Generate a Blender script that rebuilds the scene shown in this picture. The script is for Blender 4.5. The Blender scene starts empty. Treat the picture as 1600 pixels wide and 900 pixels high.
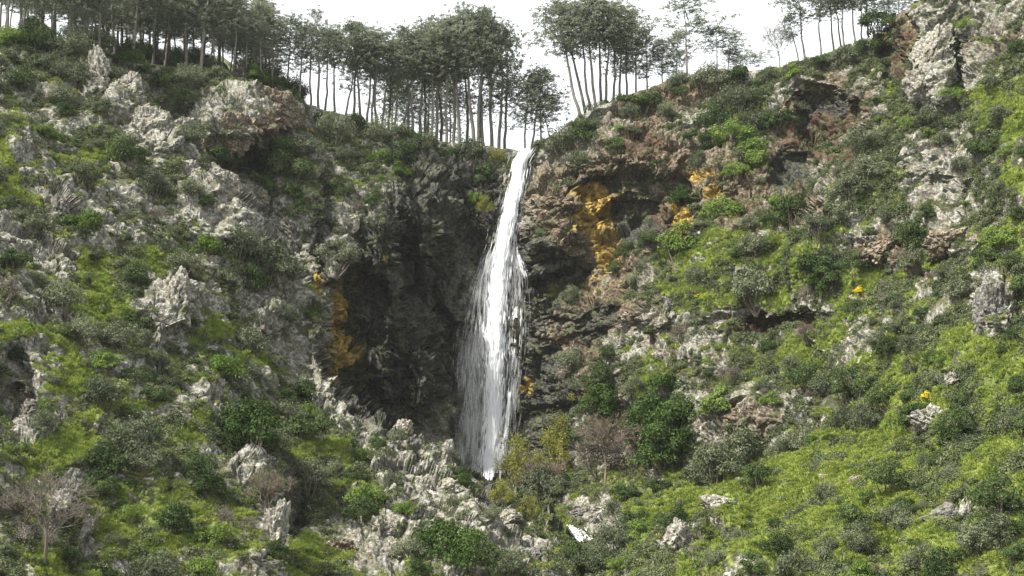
import bpy, math, random, time
import numpy as np
from mathutils import Vector, Matrix, Euler
T0 = time.time()
SC = bpy.context.scene
COL = SC.collection
rng = np.random.default_rng(7)
random.seed(7)
R = math.radians

# ------------------------------------------------------------------ camera
F = 1900.0                       # focal length in photo pixels (photo is 1600 x 900)
PITCH = R(6.5)
cam_d = bpy.data.cameras.new('camera')
cam_d.sensor_width = 36.0
cam_d.lens = 36.0 * F / 1600.0
cam_d.clip_start = 0.5
cam_d.clip_end = 3000
cam = bpy.data.objects.new('camera', cam_d)
COL.objects.link(cam)
cam.rotation_euler = (R(90) + PITCH, 0, 0)
SC.camera = cam

# ------------------------------------------------------------------ sky, sun, exposure
SUN_EL, SUN_AZ = R(52), R(-117)   # azimuth from +Y (into the picture), negative = left
world = bpy.data.worlds.new('World')
SC.world = world
world.use_nodes = True
nt = world.node_tree
nt.nodes.clear()
w_out = nt.nodes.new('ShaderNodeOutputWorld')
w_bg = nt.nodes.new('ShaderNodeBackground')
w_sky = nt.nodes.new('ShaderNodeTexSky')
w_sky.sky_type = 'NISHITA'
w_sky.sun_disc = False
w_sky.sun_elevation = SUN_EL
w_sky.sun_rotation = SUN_AZ
w_sky.dust_density = 4.0
w_mix = nt.nodes.new('ShaderNodeMix')          # a closed veil of white cloud over the blue
w_mix.data_type = 'RGBA'
w_mix.inputs['Factor'].default_value = 0.86
w_mix.inputs[7].default_value = (5.9, 6.05, 6.05, 1)
nt.links.new(w_sky.outputs[0], w_mix.inputs[6])
nt.links.new(w_mix.outputs[2], w_bg.inputs[0])
w_bg.inputs[1].default_value = 0.1
nt.links.new(w_bg.outputs[0], w_out.inputs[0])
sun_d = bpy.data.lights.new('sun', 'SUN')
sun_d.energy = 5.0
sun_d.angle = R(4)
sun_d.color = (1.0, 0.95, 0.86)
sun = bpy.data.objects.new('sun', sun_d)
COL.objects.link(sun)
sdir = Vector((math.sin(SUN_AZ) * math.cos(SUN_EL), math.cos(SUN_AZ) * math.cos(SUN_EL), math.sin(SUN_EL)))
sun.rotation_euler = sdir.to_track_quat('Z', 'Y').to_euler()
sun.location = (-90, 40, 120)
vs = SC.view_settings
vs.view_transform = 'Standard'
vs.look = 'None'
vs.gamma = 1
vs.exposure = 1.36
vs.use_curve_mapping = False
SC.cycles.max_bounces = 6
SC.cycles.diffuse_bounces = 3
SC.cycles.glossy_bounces = 2
SC.cycles.transmission_bounces = 3
SC.cycles.transparent_max_bounces = 12
SC.cycles.volume_bounces = 1
SC.cycles.use_denoising = True

# ------------------------------------------------------------------ noise in numpy
TAB = rng.random(65536).astype(np.float32)
def hsh(i, j, k, s=0):
    h = (i * 73856093) ^ (j * 19349663) ^ (k * 83492791) ^ (s * 2654435)
    h = h ^ (h >> 13)
    return TAB[(h * 1274126177 >> 7) & 0xFFFF]
def vnoise(p, s=0):
    f = np.floor(p)
    t = (p - f).astype(np.float32)
    i = f.astype(np.int64)
    t = t * t * t * (t * (t * 6 - 15) + 10)
    x, y, z = i[..., 0], i[..., 1], i[..., 2]
    tx, ty, tz = t[..., 0], t[..., 1], t[..., 2]
    def L(a, b, w): return a + (b - a) * w
    return L(L(L(hsh(x, y, z, s), hsh(x+1, y, z, s), tx), L(hsh(x, y+1, z, s), hsh(x+1, y+1, z, s), tx), ty),
             L(L(hsh(x, y, z+1, s), hsh(x+1, y, z+1, s), tx), L(hsh(x, y+1, z+1, s), hsh(x+1, y+1, z+1, s), tx), ty), tz) * 2 - 1
def fbm(p, scale, octv=4, s=0, gain=.5):
    q = p / scale
    a, r, n = 1.0, 0, 0
    for o in range(octv):
        r = r + a * vnoise(q, s + o * 17); n += a
        q = q * 2.03 + 11.7; a *= gain
    return r / n
def facets(p, s=0, jit=.8):
    """cells of a random field, each a tilted flat face: (height, crack distance, cell value)"""
    b = np.floor(p - .5).astype(np.int64)
    F1 = np.full(p.shape[:-1], 9.0, np.float32); F2 = F1.copy()
    H = np.zeros_like(F1); V = np.zeros_like(F1)
    for dx in (0, 1):
        for dy in (0, 1):
            for dz in (0, 1):
                i, j, k = b[..., 0] + dx, b[..., 1] + dy, b[..., 2] + dz
                ex = p[..., 0] - (i + .5 + jit * (hsh(i, j, k, s+1) - .5))
                ey = p[..., 1] - (j + .5 + jit * (hsh(i, j, k, s+2) - .5))
                ez = p[..., 2] - (k + .5 + jit * (hsh(i, j, k, s+3) - .5))
                d = ex*ex + ey*ey + ez*ez
                h = (hsh(i, j, k, s+4) - .5) * 1.6 * ex + (hsh(i, j, k, s+5) - .5) * 1.6 * ey + (hsh(i, j, k, s+6) - .5) * 1.6 * ez \
                    + (hsh(i, j, k, s+7) - .5) * .9
                n = d < F1
                F2 = np.where(n, F1, np.minimum(F2, d))
                H = np.where(n, h, H); V = np.where(n, hsh(i, j, k, s+8), V)
                F1 = np.where(n, d, F1)
    return H, np.sqrt(F2) - np.sqrt(F1), V
def sstep(a, b, x):
    t = np.clip((x - a) / (b - a), 0, 1)
    return t * t * (3 - 2 * t)

# ------------------------------------------------------------------ pixels and rays
def ray(u, v):
    yu = (450 - v) / F
    den = math.cos(PITCH) - yu * math.sin(PITCH)
    return (u - 800) / F / den, (math.sin(PITCH) + yu * math.cos(PITCH)) / den    # x and z per metre of y
def at(u, v, D):
    a, b = ray(u, v)
    return np.stack([a * D, D + 0 * a, b * D], -1)

# ------------------------------------------------------------------ depth of the hillsides (metres), in four spurs
def tps(pts):
    P = np.array(pts, float)
    X = P[:, :2] / 500.0
    def K(a, b):
        d2 = ((a[:, None] - b[None]) ** 2).sum(-1)
        return d2 * np.log(d2 + 1e-9) * .5
    n = len(P)
    A = np.zeros((n + 3, n + 3))
    A[:n, :n] = K(X, X) + np.eye(n) * .004
    A[:n, n] = 1; A[:n, n+1:] = X; A[n, :n] = 1; A[n+1:, :n] = X.T
    w = np.linalg.solve(A, np.r_[np.log(P[:, 2]), 0, 0, 0])
    gu = np.arange(-480, 2100, 10.0); gv = np.arange(-220, 1180, 10.0)
    G = np.stack(np.meshgrid(gu, gv), -1).reshape(-1, 2) / 500.0
    Z = K(G, X) @ w[:n] + w[n] + G @ w[n+1:]
    return np.clip(np.exp(Z), 42, 200).reshape(len(gv), len(gu))
def samp(Z, u, v):
    a = np.clip((u + 480) / 10, 0, Z.shape[1] - 1.001); b = np.clip((v + 220) / 10, 0, Z.shape[0] - 1.001)
    i, j = a.astype(int), b.astype(int); a, b = a - i, b - j
    return (Z[j, i]*(1-a) + Z[j, i+1]*a)*(1-b) + (Z[j+1, i]*(1-a) + Z[j+1, i+1]*a)*b
BOWL = tps([(-200,0,175),(0,30,165),(250,130,158),(330,130,160),(400,120,168),(480,165,172),(400,180,158),(460,250,160),(420,300,156),
 (460,380,152),(500,450,150),(530,560,149),(600,240,172),(700,235,176),(800,235,177),(620,320,164),(620,450,157),(620,600,153),(720,300,172),
 (720,450,168),(700,650,160),(770,400,171),(770,600,167),(765,740,163),(830,250,176),(870,300,170),(860,450,168),(850,600,164),(850,720,158),
 (950,200,174),(940,330,167),(950,430,164),(1000,140,178),(1100,120,176),(1060,250,165),(1050,350,160),(1150,250,162),(1200,120,172),
 (1250,170,164),(1300,160,158),(1290,230,156),(1360,90,165),(1420,60,160),(1200,330,152),(1100,390,150),(1030,450,152),(960,520,156),
 (1200,400,143),(1280,400,138),(1150,480,142),(1240,500,136),(1300,560,126),(1100,560,140),(1000,570,150),(930,620,154),(1000,680,146),
 (1090,680,138),(1180,620,130),(1250,640,122),(1150,720,130),(900,740,152),(870,800,146),(950,780,140),(900,860,125),(640,700,155),
 (700,780,150),(400,600,150),(800,1000,118),(1300,720,112),(1300,850,92),(1500,500,105),(1600,300,112),(1600,600,92),(1600,900,75),(1800,300,95)])
LEFT = tps([(-200,50,128),(-200,450,88),(-200,900,66),(-200,1040,60),(0,60,138),(0,200,119),(0,450,98),(0,700,81),(0,900,71),(100,80,144),
 (150,90,146),(180,180,133),(240,200,134),(300,260,131),(370,330,129),(420,400,127),(200,350,117),(200,500,105),(200,700,90),(200,900,78),
 (330,450,118),(330,600,105),(330,750,92),(400,500,121),(480,560,123),(500,480,130),(530,600,123),(640,665,121),(700,720,118),(480,680,110),
 (440,760,98),(470,800,100),(400,850,85),(560,760,107),(620,800,102),(560,900,88),(700,900,91),(760,770,114),(850,820,110),(880,880,103),
 (900,1000,92),(400,1040,72),(800,1040,84)])
RLOW = tps([(900,900,106),(940,860,110),(985,805,113),(1060,770,115),(1130,750,116),(1200,725,118),(1250,685,119),(1300,655,118),(1340,620,118),
 (1060,850,102),(1000,900,98),(1150,850,95),(1150,900,87),(1300,760,101),(1300,900,79),(1450,700,97),(1450,800,86),(1450,900,75),(1600,600,92),
 (1600,750,82),(1600,900,71),(1500,560,101),(1800,600,75),(1800,900,62),(1400,580,110),(1200,1040,74),(1600,1040,63),(950,1040,88)])
RUP = tps([(1430,-50,139),(1432,40,137),(1440,100,135),(1420,160,134),(1380,210,133),(1340,260,132),(1290,310,133),(1260,370,134),(1260,430,133),
 (1280,520,128),(1330,600,119),(1340,640,116),(1380,400,125),(1400,500,118),(1450,580,106),(1450,300,124),(1480,150,129),(1550,50,128),
 (1550,200,118),(1550,400,110),(1600,0,127),(1600,200,114),(1600,450,102),(1600,600,92.5),(1800,0,112),(1800,300,92),(1800,600,76),
 (1500,560,101),(1500,-60,135),(1600,-80,136),(1800,-140,130)])
P_LEFT = [(-900,-300),(120,-300),(128,70),(155,78),(168,115),(205,135),(232,165),(247,180),(290,205),(302,235),(326,262),(352,277),(364,302),
 (400,345),(440,400),(478,440),(497,500),(512,585),(560,622),(632,655),(643,675),(700,705),(745,735),(800,775),(850,805),(885,835),(905,870),(905,1200),(-900,1200)]
P_RLOW = [(905,1200),(905,870),(940,845),(985,800),(1040,772),(1100,757),(1160,738),(1200,722),(1240,692),(1290,666),(1335,640),(1400,600),(1500,560),(2600,470),(2600,1200)]
P_RUP = [(1425,-300),(1428,0),(1432,40),(1440,90),(1420,150),(1380,200),(1345,240),(1300,270),(1288,300),(1245,350),(1225,390),(1235,440),(1270,520),(1310,600),(1345,650),(2600,650),(2600,-300)]
def polydist(poly, u, v):
    """signed distance in pixels, positive inside"""
    d = np.full(u.shape, 1e9); ins = np.zeros(u.shape, bool)
    n = len(poly)
    for k in range(n):
        (x0, y0), (x1, y1) = poly[k], poly[(k + 1) % n]
        ex, ey = x1 - x0, y1 - y0
        t = np.clip(((u - x0) * ex + (v - y0) * ey) / (ex*ex + ey*ey), 0, 1)
        d = np.minimum(d, (u - x0 - t*ex)**2 + (v - y0 - t*ey)**2)
        if y0 != y1:
            ins ^= ((y0 > v) != (y1 > v)) & (u < ex * (v - y0) / ey + x0)
    return np.where(ins, 1, -1) * np.sqrt(d)
# lumps and hollows: centre, radii, tilt in degrees, metres nearer (-) or farther (+)
BUMPS = [(560,480,45,75,0,5),(600,590,60,60,0,2),(380,182,82,44,8,-6),(385,255,40,20,0,4),(470,300,40,60,0,-2),(640,330,60,80,0,-2.5),(735,330,25,90,0,2),
 (865,330,48,70,0,-3.5),(930,290,35,12,0,3),(1060,345,38,50,0,-3),(985,335,55,28,25,4),(1300,185,70,45,-35,6),(1395,100,22,70,15,5),(1225,505,70,16,8,2.2),
 (1170,500,90,14,0,.8),(1130,650,80,50,0,-2.5),(1010,490,40,25,0,-2),(1462,105,24,62,10,-3.5),(1497,105,9,60,0,3.5),(1560,470,32,55,0,-3.5),
 (265,470,34,52,-10,-3),(150,112,17,42,-12,-3),(195,150,24,40,-30,-2),(240,205,38,36,-40,-2),(335,330,55,50,-30,-2.5),(345,275,22,25,0,-2),
 (85,310,35,40,0,-1.5),(430,840,26,55,-20,-2),(455,800,18,75,-12,2.2),(395,725,30,35,-30,-1.5),(690,770,100,40,-25,-2),(600,810,60,50,0,-1.5),
 (1065,840,38,48,-30,-1.5),(1130,800,35,28,0,-1),(1480,795,40,22,0,-1.5),(1400,390,60,30,-20,-1.5),(1500,370,40,25,0,-1.5),(1450,250,50,30,-30,-1.5),
 (250,110,50,15,0,2),(430,500,35,35,45,-2),(95,770,22,35,0,-1.5),(30,640,30,40,0,2),(960,640,25,60,0,2),(915,640,25,70,0,-2),(1200,420,90,20,-10,-1),
 (1000,230,80,40,-10,-2),(500,520,16,70,0,-1.5),(830,520,30,60,0,-1),(20,600,30,60,0,3),(940,810,40,25,-20,-1),(1130,265,40,40,0,-2),(1240,270,35,35,0,2.5),(885,440,60,18,8,1.6),(930,525,70,14,15,1.2),(862,400,42,28,0,-2.5),(905,480,60,16,10,-2),(940,250,60,18,-8,-2.5),(1030,290,50,16,-10,2.5),
 (650,420,14,90,10,2.5),(600,380,30,60,0,-2),(690,520,16,110,8,2),(660,600,26,70,0,-2)]
RIM = np.array([(-220,15),(0,42),(60,60),(140,80),(200,98),(330,112),(400,122),(440,140),(480,162),(560,186),(620,206),(700,222),(760,226),(800,231),(818,236),(834,231),
 (860,212),(905,194),(932,168),(1000,142),(1060,118),(1150,110),(1220,106),(1290,86),(1360,60),(1415,22),(1440,-6),(1500,-34),(1600,-66),(1840,-110)], float)
def rim(u): return np.interp(u, RIM[:, 0], RIM[:, 1])
def slope_back(u): return np.interp(u, [-200, 350, 480, 620, 800, 1000, 1400, 1800], [.34, .33, .22, .10, .03, .10, .16, .2])

NU, NV, NB = 1190, 560, 36
us = np.concatenate([np.linspace(-440, -24, 60, endpoint=False), np.linspace(-24, 1624, NU - 120), np.linspace(1624, 2060, 61)[1:]])
rows = np.linspace(0, 1, NV)
U = np.repeat(us[None], NV, 0)
V = rim(U) + (1060 - rim(U)) * rows[:, None]
pn = np.stack([U / 28, V / 28, 0 * U], -1)
wob_u = fbm(pn, 1, 4, 91, .6) * 15
wob_v = fbm(pn, 1, 4, 92, .6) * 15
def depth(u, v, wu, wv):
    D = samp(BOWL, u, v)
    for Z, poly, w in ((RUP, P_RUP, 4), (RLOW, P_RLOW, 4), (LEFT, P_LEFT, 2.5)):
        m = sstep(-w, w, polydist(poly, u + wu, v + wv))
        D = D * (1 - m) + samp(Z, u, v) * m
    for (cu, cv, ru, rv, a, d) in BUMPS:
        c, s = math.cos(R(a)), math.sin(R(a))
        x, y = u - cu + wu * .8, v - cv + wv * .8
        r = np.hypot((x*c - y*s) / ru, (x*s + y*c) / rv)
        D = D + d * sstep(1.25, .62, r)
    return D
DEP = depth(U, V, wob_u, wob_v)
P = at(U, V, DEP)

def normals(P):
    du = np.gradient(P, axis=1); dv = np.gradient(P, axis=0)
    n = np.cross(dv, du)
    n /= np.linalg.norm(n, axis=-1, keepdims=True) + 1e-9
    return n
def blur(a, k):
    for ax in (0, 1):
        pad = [(0, 0)] * a.ndim; pad[ax] = (k, k)
        c = np.cumsum(np.pad(a, pad, mode='edge'), axis=ax)
        c = np.concatenate([np.zeros_like(np.take(c, [0], ax)), c], ax)
        n = a.shape[ax]
        a = (np.take(c, range(2*k+1, n+2*k+1), ax) - np.take(c, range(0, n), ax)) / (2*k+1)
    return a
N = blur(normals(P), 6)
N /= np.linalg.norm(N, axis=-1, keepdims=True) + 1e-9
N = np.where((N[..., 1:2] > 0.3), -N, N)

# ------------------------------------------------------------------ what grows or shows where (photo regions: centre, radii, tilt, weight)
def region(L, soft=.45, wob=1.6):
    m = np.zeros(U.shape)
    uu, vv = U + wob_u * wob, V + wob_v * wob
    for e in L:
        cu, cv, ru, rv = e[:4]; a = e[4] if len(e) > 4 else 0; w = e[5] if len(e) > 5 else 1
        c, s = math.cos(R(a)), math.sin(R(a))
        x, y = uu - cu, vv - cv
        r = np.hypot((x*c + y*s) / ru, (-x*s + y*c) / rv)
        m = np.maximum(m, w * sstep(1 + soft, 1 - soft, r))
    return m
GRASS = region([(1110,405,120,32,-14),(1230,440,90,24,-10),(1050,445,70,30,-20),(1450,620,190,90,-25),(1310,750,240,70,-10),(1480,730,190,60,-8),(1560,600,70,110),
 (1565,170,50,50,-30),(1595,110,40,50),(1420,405,130,30,-28),(1545,350,80,45,-35),(1150,765,110,34,-14),(1100,800,80,60,0,.8),(1200,560,110,16,0),(1290,535,60,26,-10),
 (1230,482,70,12,10),(1180,205,60,45,0,.6),(1262,145,28,12),(1010,545,60,40,0,.6),(1390,300,60,22,-30,.8),(1580,280,40,30),(1010,440,40,20,-30),(1250,385,60,14,-15),
 (145,430,46,40,30),(40,300,60,22,20),(170,480,50,26),(60,515,60,15,8),(110,580,70,36,20),(60,700,90,22,5),(120,680,70,18),(170,815,60,36,15),(230,845,60,26),
 (285,690,45,22,30),(125,250,50,22,0),(15,240,26,50),(480,700,80,28,5),(520,705,40,28),(560,770,46,32),(490,865,50,36),(430,560,40,12,20),(250,400,40,18),(330,520,40,14),
 (215,620,40,14,20),(130,470,60,16,30),(330,660,40,14,20),(300,780,60,30,0,.7),(95,870,80,18,25),(640,770,50,18,0,.6),(1000,790,40,16,-20,.7),(1260,840,180,40,0,.7),
 (1500,860,120,40,0,.6),(1085,860,60,40,0,.6),(10,520,26,12),(200,235,30,14),(290,360,24,12),(360,770,40,20,0,.6),(400,860,30,30,0,.6),(1060,560,110,26,-8,.9),(1180,585,110,20,-6,.9),(1000,600,60,26,0,.8),(1130,460,150,18,-6,.9),(1330,480,80,20,-25,.8),(1300,380,70,16,-25,.8),(1380,450,60,20,-30,.8)])
PALE = region([(150,112,20,42,12),(195,150,26,42,30),(240,208,42,36,40),(300,238,24,22),(270,215,50,22,38),(312,256,40,22,42),(372,322,55,34,42),(405,362,44,26,48),(455,405,40,26,48),(485,560,40,24,40,.8),(335,330,60,46,35),(342,285,22,28),(265,470,34,50,10),(85,310,34,38,0,.8),(30,230,18,30),
 (420,500,40,36,45),(520,600,110,30,35),(620,660,60,24,25),(690,760,110,46,25),(600,805,80,52),(800,820,80,36,30),(430,835,28,58,20),(390,722,38,36,40),(20,360,40,24,35),
 (90,400,60,20,40),(45,655,28,22),(95,770,22,32),(140,840,14,32),(1462,95,26,62,-10),(1530,80,80,56,0,.8),(1450,260,60,48,-30,.8),(1500,360,60,34,-20,.7),(1560,470,32,58),
 (1065,840,36,48,30),(1130,800,40,28),(940,810,40,26,20),(1010,490,40,26),(1130,640,80,50,0,.7),(1480,590,22,10),(380,182,78,44,0,.7),(970,185,30,14),(340,640,60,24,30,.7),
 (180,570,60,24,30,.6),(250,640,50,20,35,.6),(300,720,40,30,40,.6),(60,470,40,28,0,.7),(1380,700,30,16,0,.5),(1490,790,44,20),(1350,520,24,24,0,.7),(450,380,44,40,40,.6),
 (440,460,30,40,0,.5),(60,560,40,30,0,.6),(1530,770,40,10,0,.6),(1300,620,40,30,0,.5),(110,170,30,40,0,.4),(700,850,200,40,10,.5),(1100,510,40,14,0,.5),(190,330,60,40,0,.6),(110,300,90,60,0,.4)])
BROWN = region([(870,310,55,80),(1000,230,90,60),(920,480,100,50),(1050,330,60,50),(1130,300,90,70),(1280,180,100,60,-30),(1400,60,34,70),(1220,505,90,25),(900,540,50,90),
 (825,560,30,120),(1400,385,70,34,-15),(1110,545,130,34,0,.6),(1150,640,110,70,0,.55),(930,380,120,190,0,.9),(1090,280,170,100,0,.85),(430,190,60,30),(510,280,10,34),(1250,310,60,60,0,.8),(1440,400,60,40,0,.7),(1050,150,120,30,-15,.9),
 (720,860,60,40,0,.5),(430,510,20,30,30,.7),(1520,50,90,50,0,.5),(1530,340,60,40,0,.6),(970,700,40,40,0,.7),(560,850,60,30,0,.5)])
RED = region([(1290,195,75,40,-35),(1400,70,20,70,-10),(1215,505,80,14,5),(1000,225,40,22),(1050,330,30,40),(875,345,20,30,0,.4),(820,590,14,70,0,.7),(510,282,7,24),(440,205,22,14,0,.5),(1385,40,26,40),(1300,240,40,20)])
WET_DARK = region([(630,500,110,190,0,.95),(690,340,90,110,0,.85),(560,480,50,75),(770,600,60,160),(840,640,60,110,0,.9),(838,440,34,90,0,.9),(975,345,60,26,20,.9),(1235,268,34,38,0,.8),
 (385,255,36,22,0,.9),(930,285,40,10),(880,420,40,30,0,.8),(765,350,50,110,0,.85),(1300,155,60,24,-25,.7),(455,800,18,60,0,.8),(500,350,10,90,0,.8),(910,500,60,40,0,.5),(420,250,30,30,0,.5)])  # wet rock, and dark rock in hollows, under overhangs and in the gully
ORANGE = region([(526,510,15,76,2),(497,450,7,22),(540,545,26,24),(925,300,36,16),(933,338,32,40),(944,390,22,40),(936,425,22,18,0,.8),(1066,340,20,22),(1056,375,8,44),(1108,300,20,16),(1095,270,22,12,0,.8),
 (826,602,9,18),(601,405,6,8),(925,440,26,10,0,.6),(560,430,10,40,0,.3),(1350,460,16,10,0,.5)], .6, .8)
rockness = np.clip(np.maximum.reduce([PALE, BROWN * .95, WET_DARK, ORANGE, RED]) , 0, 1)

# ------------------------------------------------------------------ relief: fractured rock, ledges, soil
LEFTSIDE = U < 815
ang = np.where(LEFTSIDE, np.where((U > 515) & (V < 700), R(-62), R(-44)), R(17))
def strata(p, sc, stretch):
    c, s = np.cos(ang), np.sin(ang)
    x = (p[..., 0] * c + p[..., 2] * s) / (sc * stretch)
    z = (-p[..., 0] * s + p[..., 2] * c) / sc
    return np.stack([x, p[..., 1] / (sc * 1.5), z], -1)
slope0 = N[..., 2]
cliff = np.clip(1 - slope0 * 1.25, 0, 1)
warp = np.stack([fbm(P, 5, 3, 31), fbm(P, 5, 3, 37), fbm(P, 5, 3, 41)], -1)
Pw = P + warp * 1.3
big = fbm(P, 11, 4, 3) * 1.5
rk = np.clip(.35 + .75 * rockness - .5 * GRASS * (1 - PALE) + .5 * fbm(P, 6, 4, 5), 0.02, 1.15)
h1, e1, c1 = facets(strata(Pw, 4.2, 1.7), 100)
h2, e2, c2 = facets(strata(Pw, 1.7, 1.9), 200)
h3, e3, c3 = facets(strata(P + warp * .5, .62, 1.8), 300)
ledge = fbm(P * np.array([.35, .35, 1]), 3.2, 3, 55)
cl = np.clip(BROWN + WET_DARK, 0, 1) * (V < 640) * (U > 800)
wall = WET_DARK * (U < 800) * (U > 480)
relief = big + rk * ((1.15 + .45 * cl + .5 * wall) * h1 + (.56 - .03 * cl + .5 * wall) * h2 + (.27 - .05 * cl + .36 * wall) * h3 - .35 * sstep(.16, 0, e1) - .26 * sstep(.2, 0, e2)) + ledge * .7
relief += fbm(P, 1.7, 3, 61) * .7 + fbm(P, .5, 2, 66) * .16
fq = Pw * np.array([1, 1, .16])
fiss = np.maximum((1 - np.abs(vnoise(fq / 1.9, 131))) ** 5, .7 * (1 - np.abs(vnoise(fq / .8, 137))) ** 5)   # upright fissures in the wet wall
relief -= np.clip(wall + .5 * cl, 0, 1) * 1.3 * fiss
edge_keep = sstep(0, .012, rows)[:, None]                 # the rim line itself moves little
water_path = np.exp(-((U - np.interp(V, [230, 300, 400, 500, 740], [818, 800, 785, 772, 762])) / 26) ** 2) * (V < 760)
relief = relief * (.35 + .65 * edge_keep) * (1 - .6 * water_path)
PD = P + N * relief[..., None]
ND = normals(PD)
ND = np.where((ND * N).sum(-1, keepdims=True) < 0, -ND, ND)
NS = blur(ND, 2); NS /= np.linalg.norm(NS, axis=-1, keepdims=True) + 1e-9
flat = NS[..., 2]

# masks that the ground material reads
n_a, n_b = fbm(P, 3.5, 4, 71), fbm(P, 1.1, 3, 73)
m_grass = np.clip(GRASS * .85 + .75 * n_a + .75 * n_b + 1.0 * (flat - .52) - .12 * sstep(760, 600, U) - .75 * PALE - .95 * WET_DARK - .7 * BROWN - ORANGE - RED * .6, 0, 1)
m_rock = np.clip(.16 + .80 * rockness + .75 * (.55 - flat) - .55 * GRASS + .85 * fbm(P, 2.6, 4, 77, .65) + .3 * (c2 - .5) + .42 * fbm(P, .9, 3, 79) + .24 * sstep(860, 640, U) + .05 + .22 * np.clip(BROWN, 0, 1) * (V < 560) * (U > 820) * (U < 1080), 0, 1)
m_wet_dark = np.clip(WET_DARK * (1.08 + .5 * n_a + .4 * (c1 - .5)), 0, 1)
m_brown = np.clip(BROWN + .35 * n_a + .3 * (c1 - .5) + .15 * (np.clip(U, 800, 1600) - 800) / 800 - .12, 0, 1)
m_red = np.clip(RED * 1.1 + .3 * n_b * RED, 0, 1)
m_orange = np.clip(ORANGE * .95 + (.6 * fbm(P * np.array([1, 1, .35]), .9, 3, 75) + .4 * n_a) * (ORANGE > .03) - .08, 0, 1)

# the hilltop behind the rim
tb = np.concatenate([[0], np.geomspace(.5, 130, NB - 1)])[1:]
def back_point(u, t):
    p = at(u, rim(u), depth(u, rim(u), 0, 0))
    k = 1 + t / p[..., 1]
    return np.stack([p[..., 0] * k, p[..., 1] + t, p[..., 2] + slope_back(u) * t], -1)
PB = np.stack([PD[0] + (back_point(us, t) - at(us, rim(us), depth(us, rim(us), 0, 0))) for t in tb[::-1]], 0)
PB[..., 2] += fbm(PB, 4, 3, 81) * .35 * np.minimum(1, tb[::-1] / 3)[:, None]
ALL = np.concatenate([PB, PD], 0)
def ext(m, v): return np.concatenate([np.full((NB - 1, NU), v), m], 0)
A1 = np.stack([ext(m_grass, .35), ext(m_rock, .1), ext(m_wet_dark, 0), ext(m_wet_dark*0+1, 1)], -1)
A2 = np.stack([ext(m_brown, .2), ext(m_red, 0), ext(m_orange, 0), ext(c2, .5)], -1)

# ------------------------------------------------------------------ mesh helpers
def mesh_np(name, verts, faces, mats, smooth=False, mat_idx=None):
    me = bpy.data.meshes.new(name)
    verts = np.ascontiguousarray(verts, np.float32).reshape(-1, 3)
    faces = np.ascontiguousarray(faces, np.int32)
    k = faces.shape[1]
    me.vertices.add(len(verts)); me.vertices.foreach_set('co', verts.ravel())
    me.loops.add(faces.size); me.loops.foreach_set('vertex_index', faces.ravel())
    me.polygons.add(len(faces))
    me.polygons.foreach_set('loop_start', np.arange(0, faces.size, k, dtype=np.int32))
    me.polygons.foreach_set('loop_total', np.full(len(faces), k, np.int32))
    me.polygons.foreach_set('use_smooth', np.full(len(faces), smooth, bool))
    for m in (mats if isinstance(mats, (list, tuple)) else [mats]): me.materials.append(m)
    if mat_idx is not None: me.polygons.foreach_set('material_index', np.asarray(mat_idx, np.int32))
    me.update(calc_edges=True)
    return me
def link(name, data, parent=None, label=None, cat=None, group=None, kind=None):
    o = bpy.data.objects.new(name, data)
    COL.objects.link(o)
    if parent is not None: o.parent = parent
    for k, v in (('label', label), ('category', cat), ('group', group), ('kind', kind)):
        if v: o[k] = v
    return o

# ------------------------------------------------------------------ materials
def new_mat(name):
    m = bpy.data.materials.new(name); m.use_nodes = True
    m.node_tree.nodes.clear()
    return m, m.node_tree
class NT:
    def __init__(s, t): s.t = t
    def n(s, typ, **kw):
        x = s.t.nodes.new(typ)
        for k, v in kw.items(): setattr(x, k, v)
        return x
    def l(s, a, b): s.t.links.new(a, b)
    def noise(s, scale, detail=4, rough=.55, vec=None, dist=0):
        x = s.n('ShaderNodeTexNoise'); x.inputs['Scale'].default_value = scale; x.inputs['Detail'].default_value = detail
        x.inputs['Roughness'].default_value = rough; x.inputs['Distortion'].default_value = dist
        if vec is not None: s.l(vec, x.inputs['Vector'])
        return x.outputs['Fac']
    def math(s, op, a, b=None, clamp=False):
        x = s.n('ShaderNodeMath', operation=op); x.use_clamp = clamp
        for i, q in enumerate((a, b)):
            if q is None: continue
            if isinstance(q, (int, float)): x.inputs[i].default_value = q
            else: s.l(q, x.inputs[i])
        return x.outputs[0]
    def rng(s, v, a, b, c=0, d=1):
        x = s.n('ShaderNodeMapRange'); x.interpolation_type = 'SMOOTHSTEP'
        s.l(v, x.inputs[0])
        for i, q in enumerate((a, b, c, d)): x.inputs[i+1].default_value = q
        return x.outputs[0]
    def mix(s, f, a, b, mode='MIX'):
        x = s.n('ShaderNodeMix', data_type='RGBA', blend_type=mode)
        for sock, q in ((x.inputs[0], f), (x.inputs[6], a), (x.inputs[7], b)):
            if isinstance(q, (int, float)): sock.default_value = q
            elif isinstance(q, tuple): sock.default_value = q + (1,)
            else: s.l(q, sock)
        return x.outputs[2]
    def ramp(s, f, stops):
        x = s.n('ShaderNodeValToRGB')
        cr = x.color_ramp
        while len(cr.elements) < len(stops): cr.elements.new(.5)
        for e, (p, c) in zip(cr.elements, stops): e.position = p; e.color = c + (1,)
        s.l(f, x.inputs[0])
        return x.outputs[0]

def rock_colour(g, pos):
    """lichen-spotted grey quartzite"""
    n1 = g.noise(.55, 5, .6, pos); n2 = g.noise(3.2, 5, .65, pos); n3 = g.noise(11, 3, .6, pos)
    base = g.ramp(n2, [(.33, (.030, .029, .025)), (.45, (.12, .116, .10)), (.56, (.26, .252, .222)), (.70, (.43, .42, .37))])
    warm = g.mix(g.rng(n1, .45, .68, 0, .55), base, (.16, .132, .10), 'MIX')
    return g.mix(g.rng(n3, .60, .72, 0, .7), warm, (.46, .455, .40)), n1, n2, n3

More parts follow.
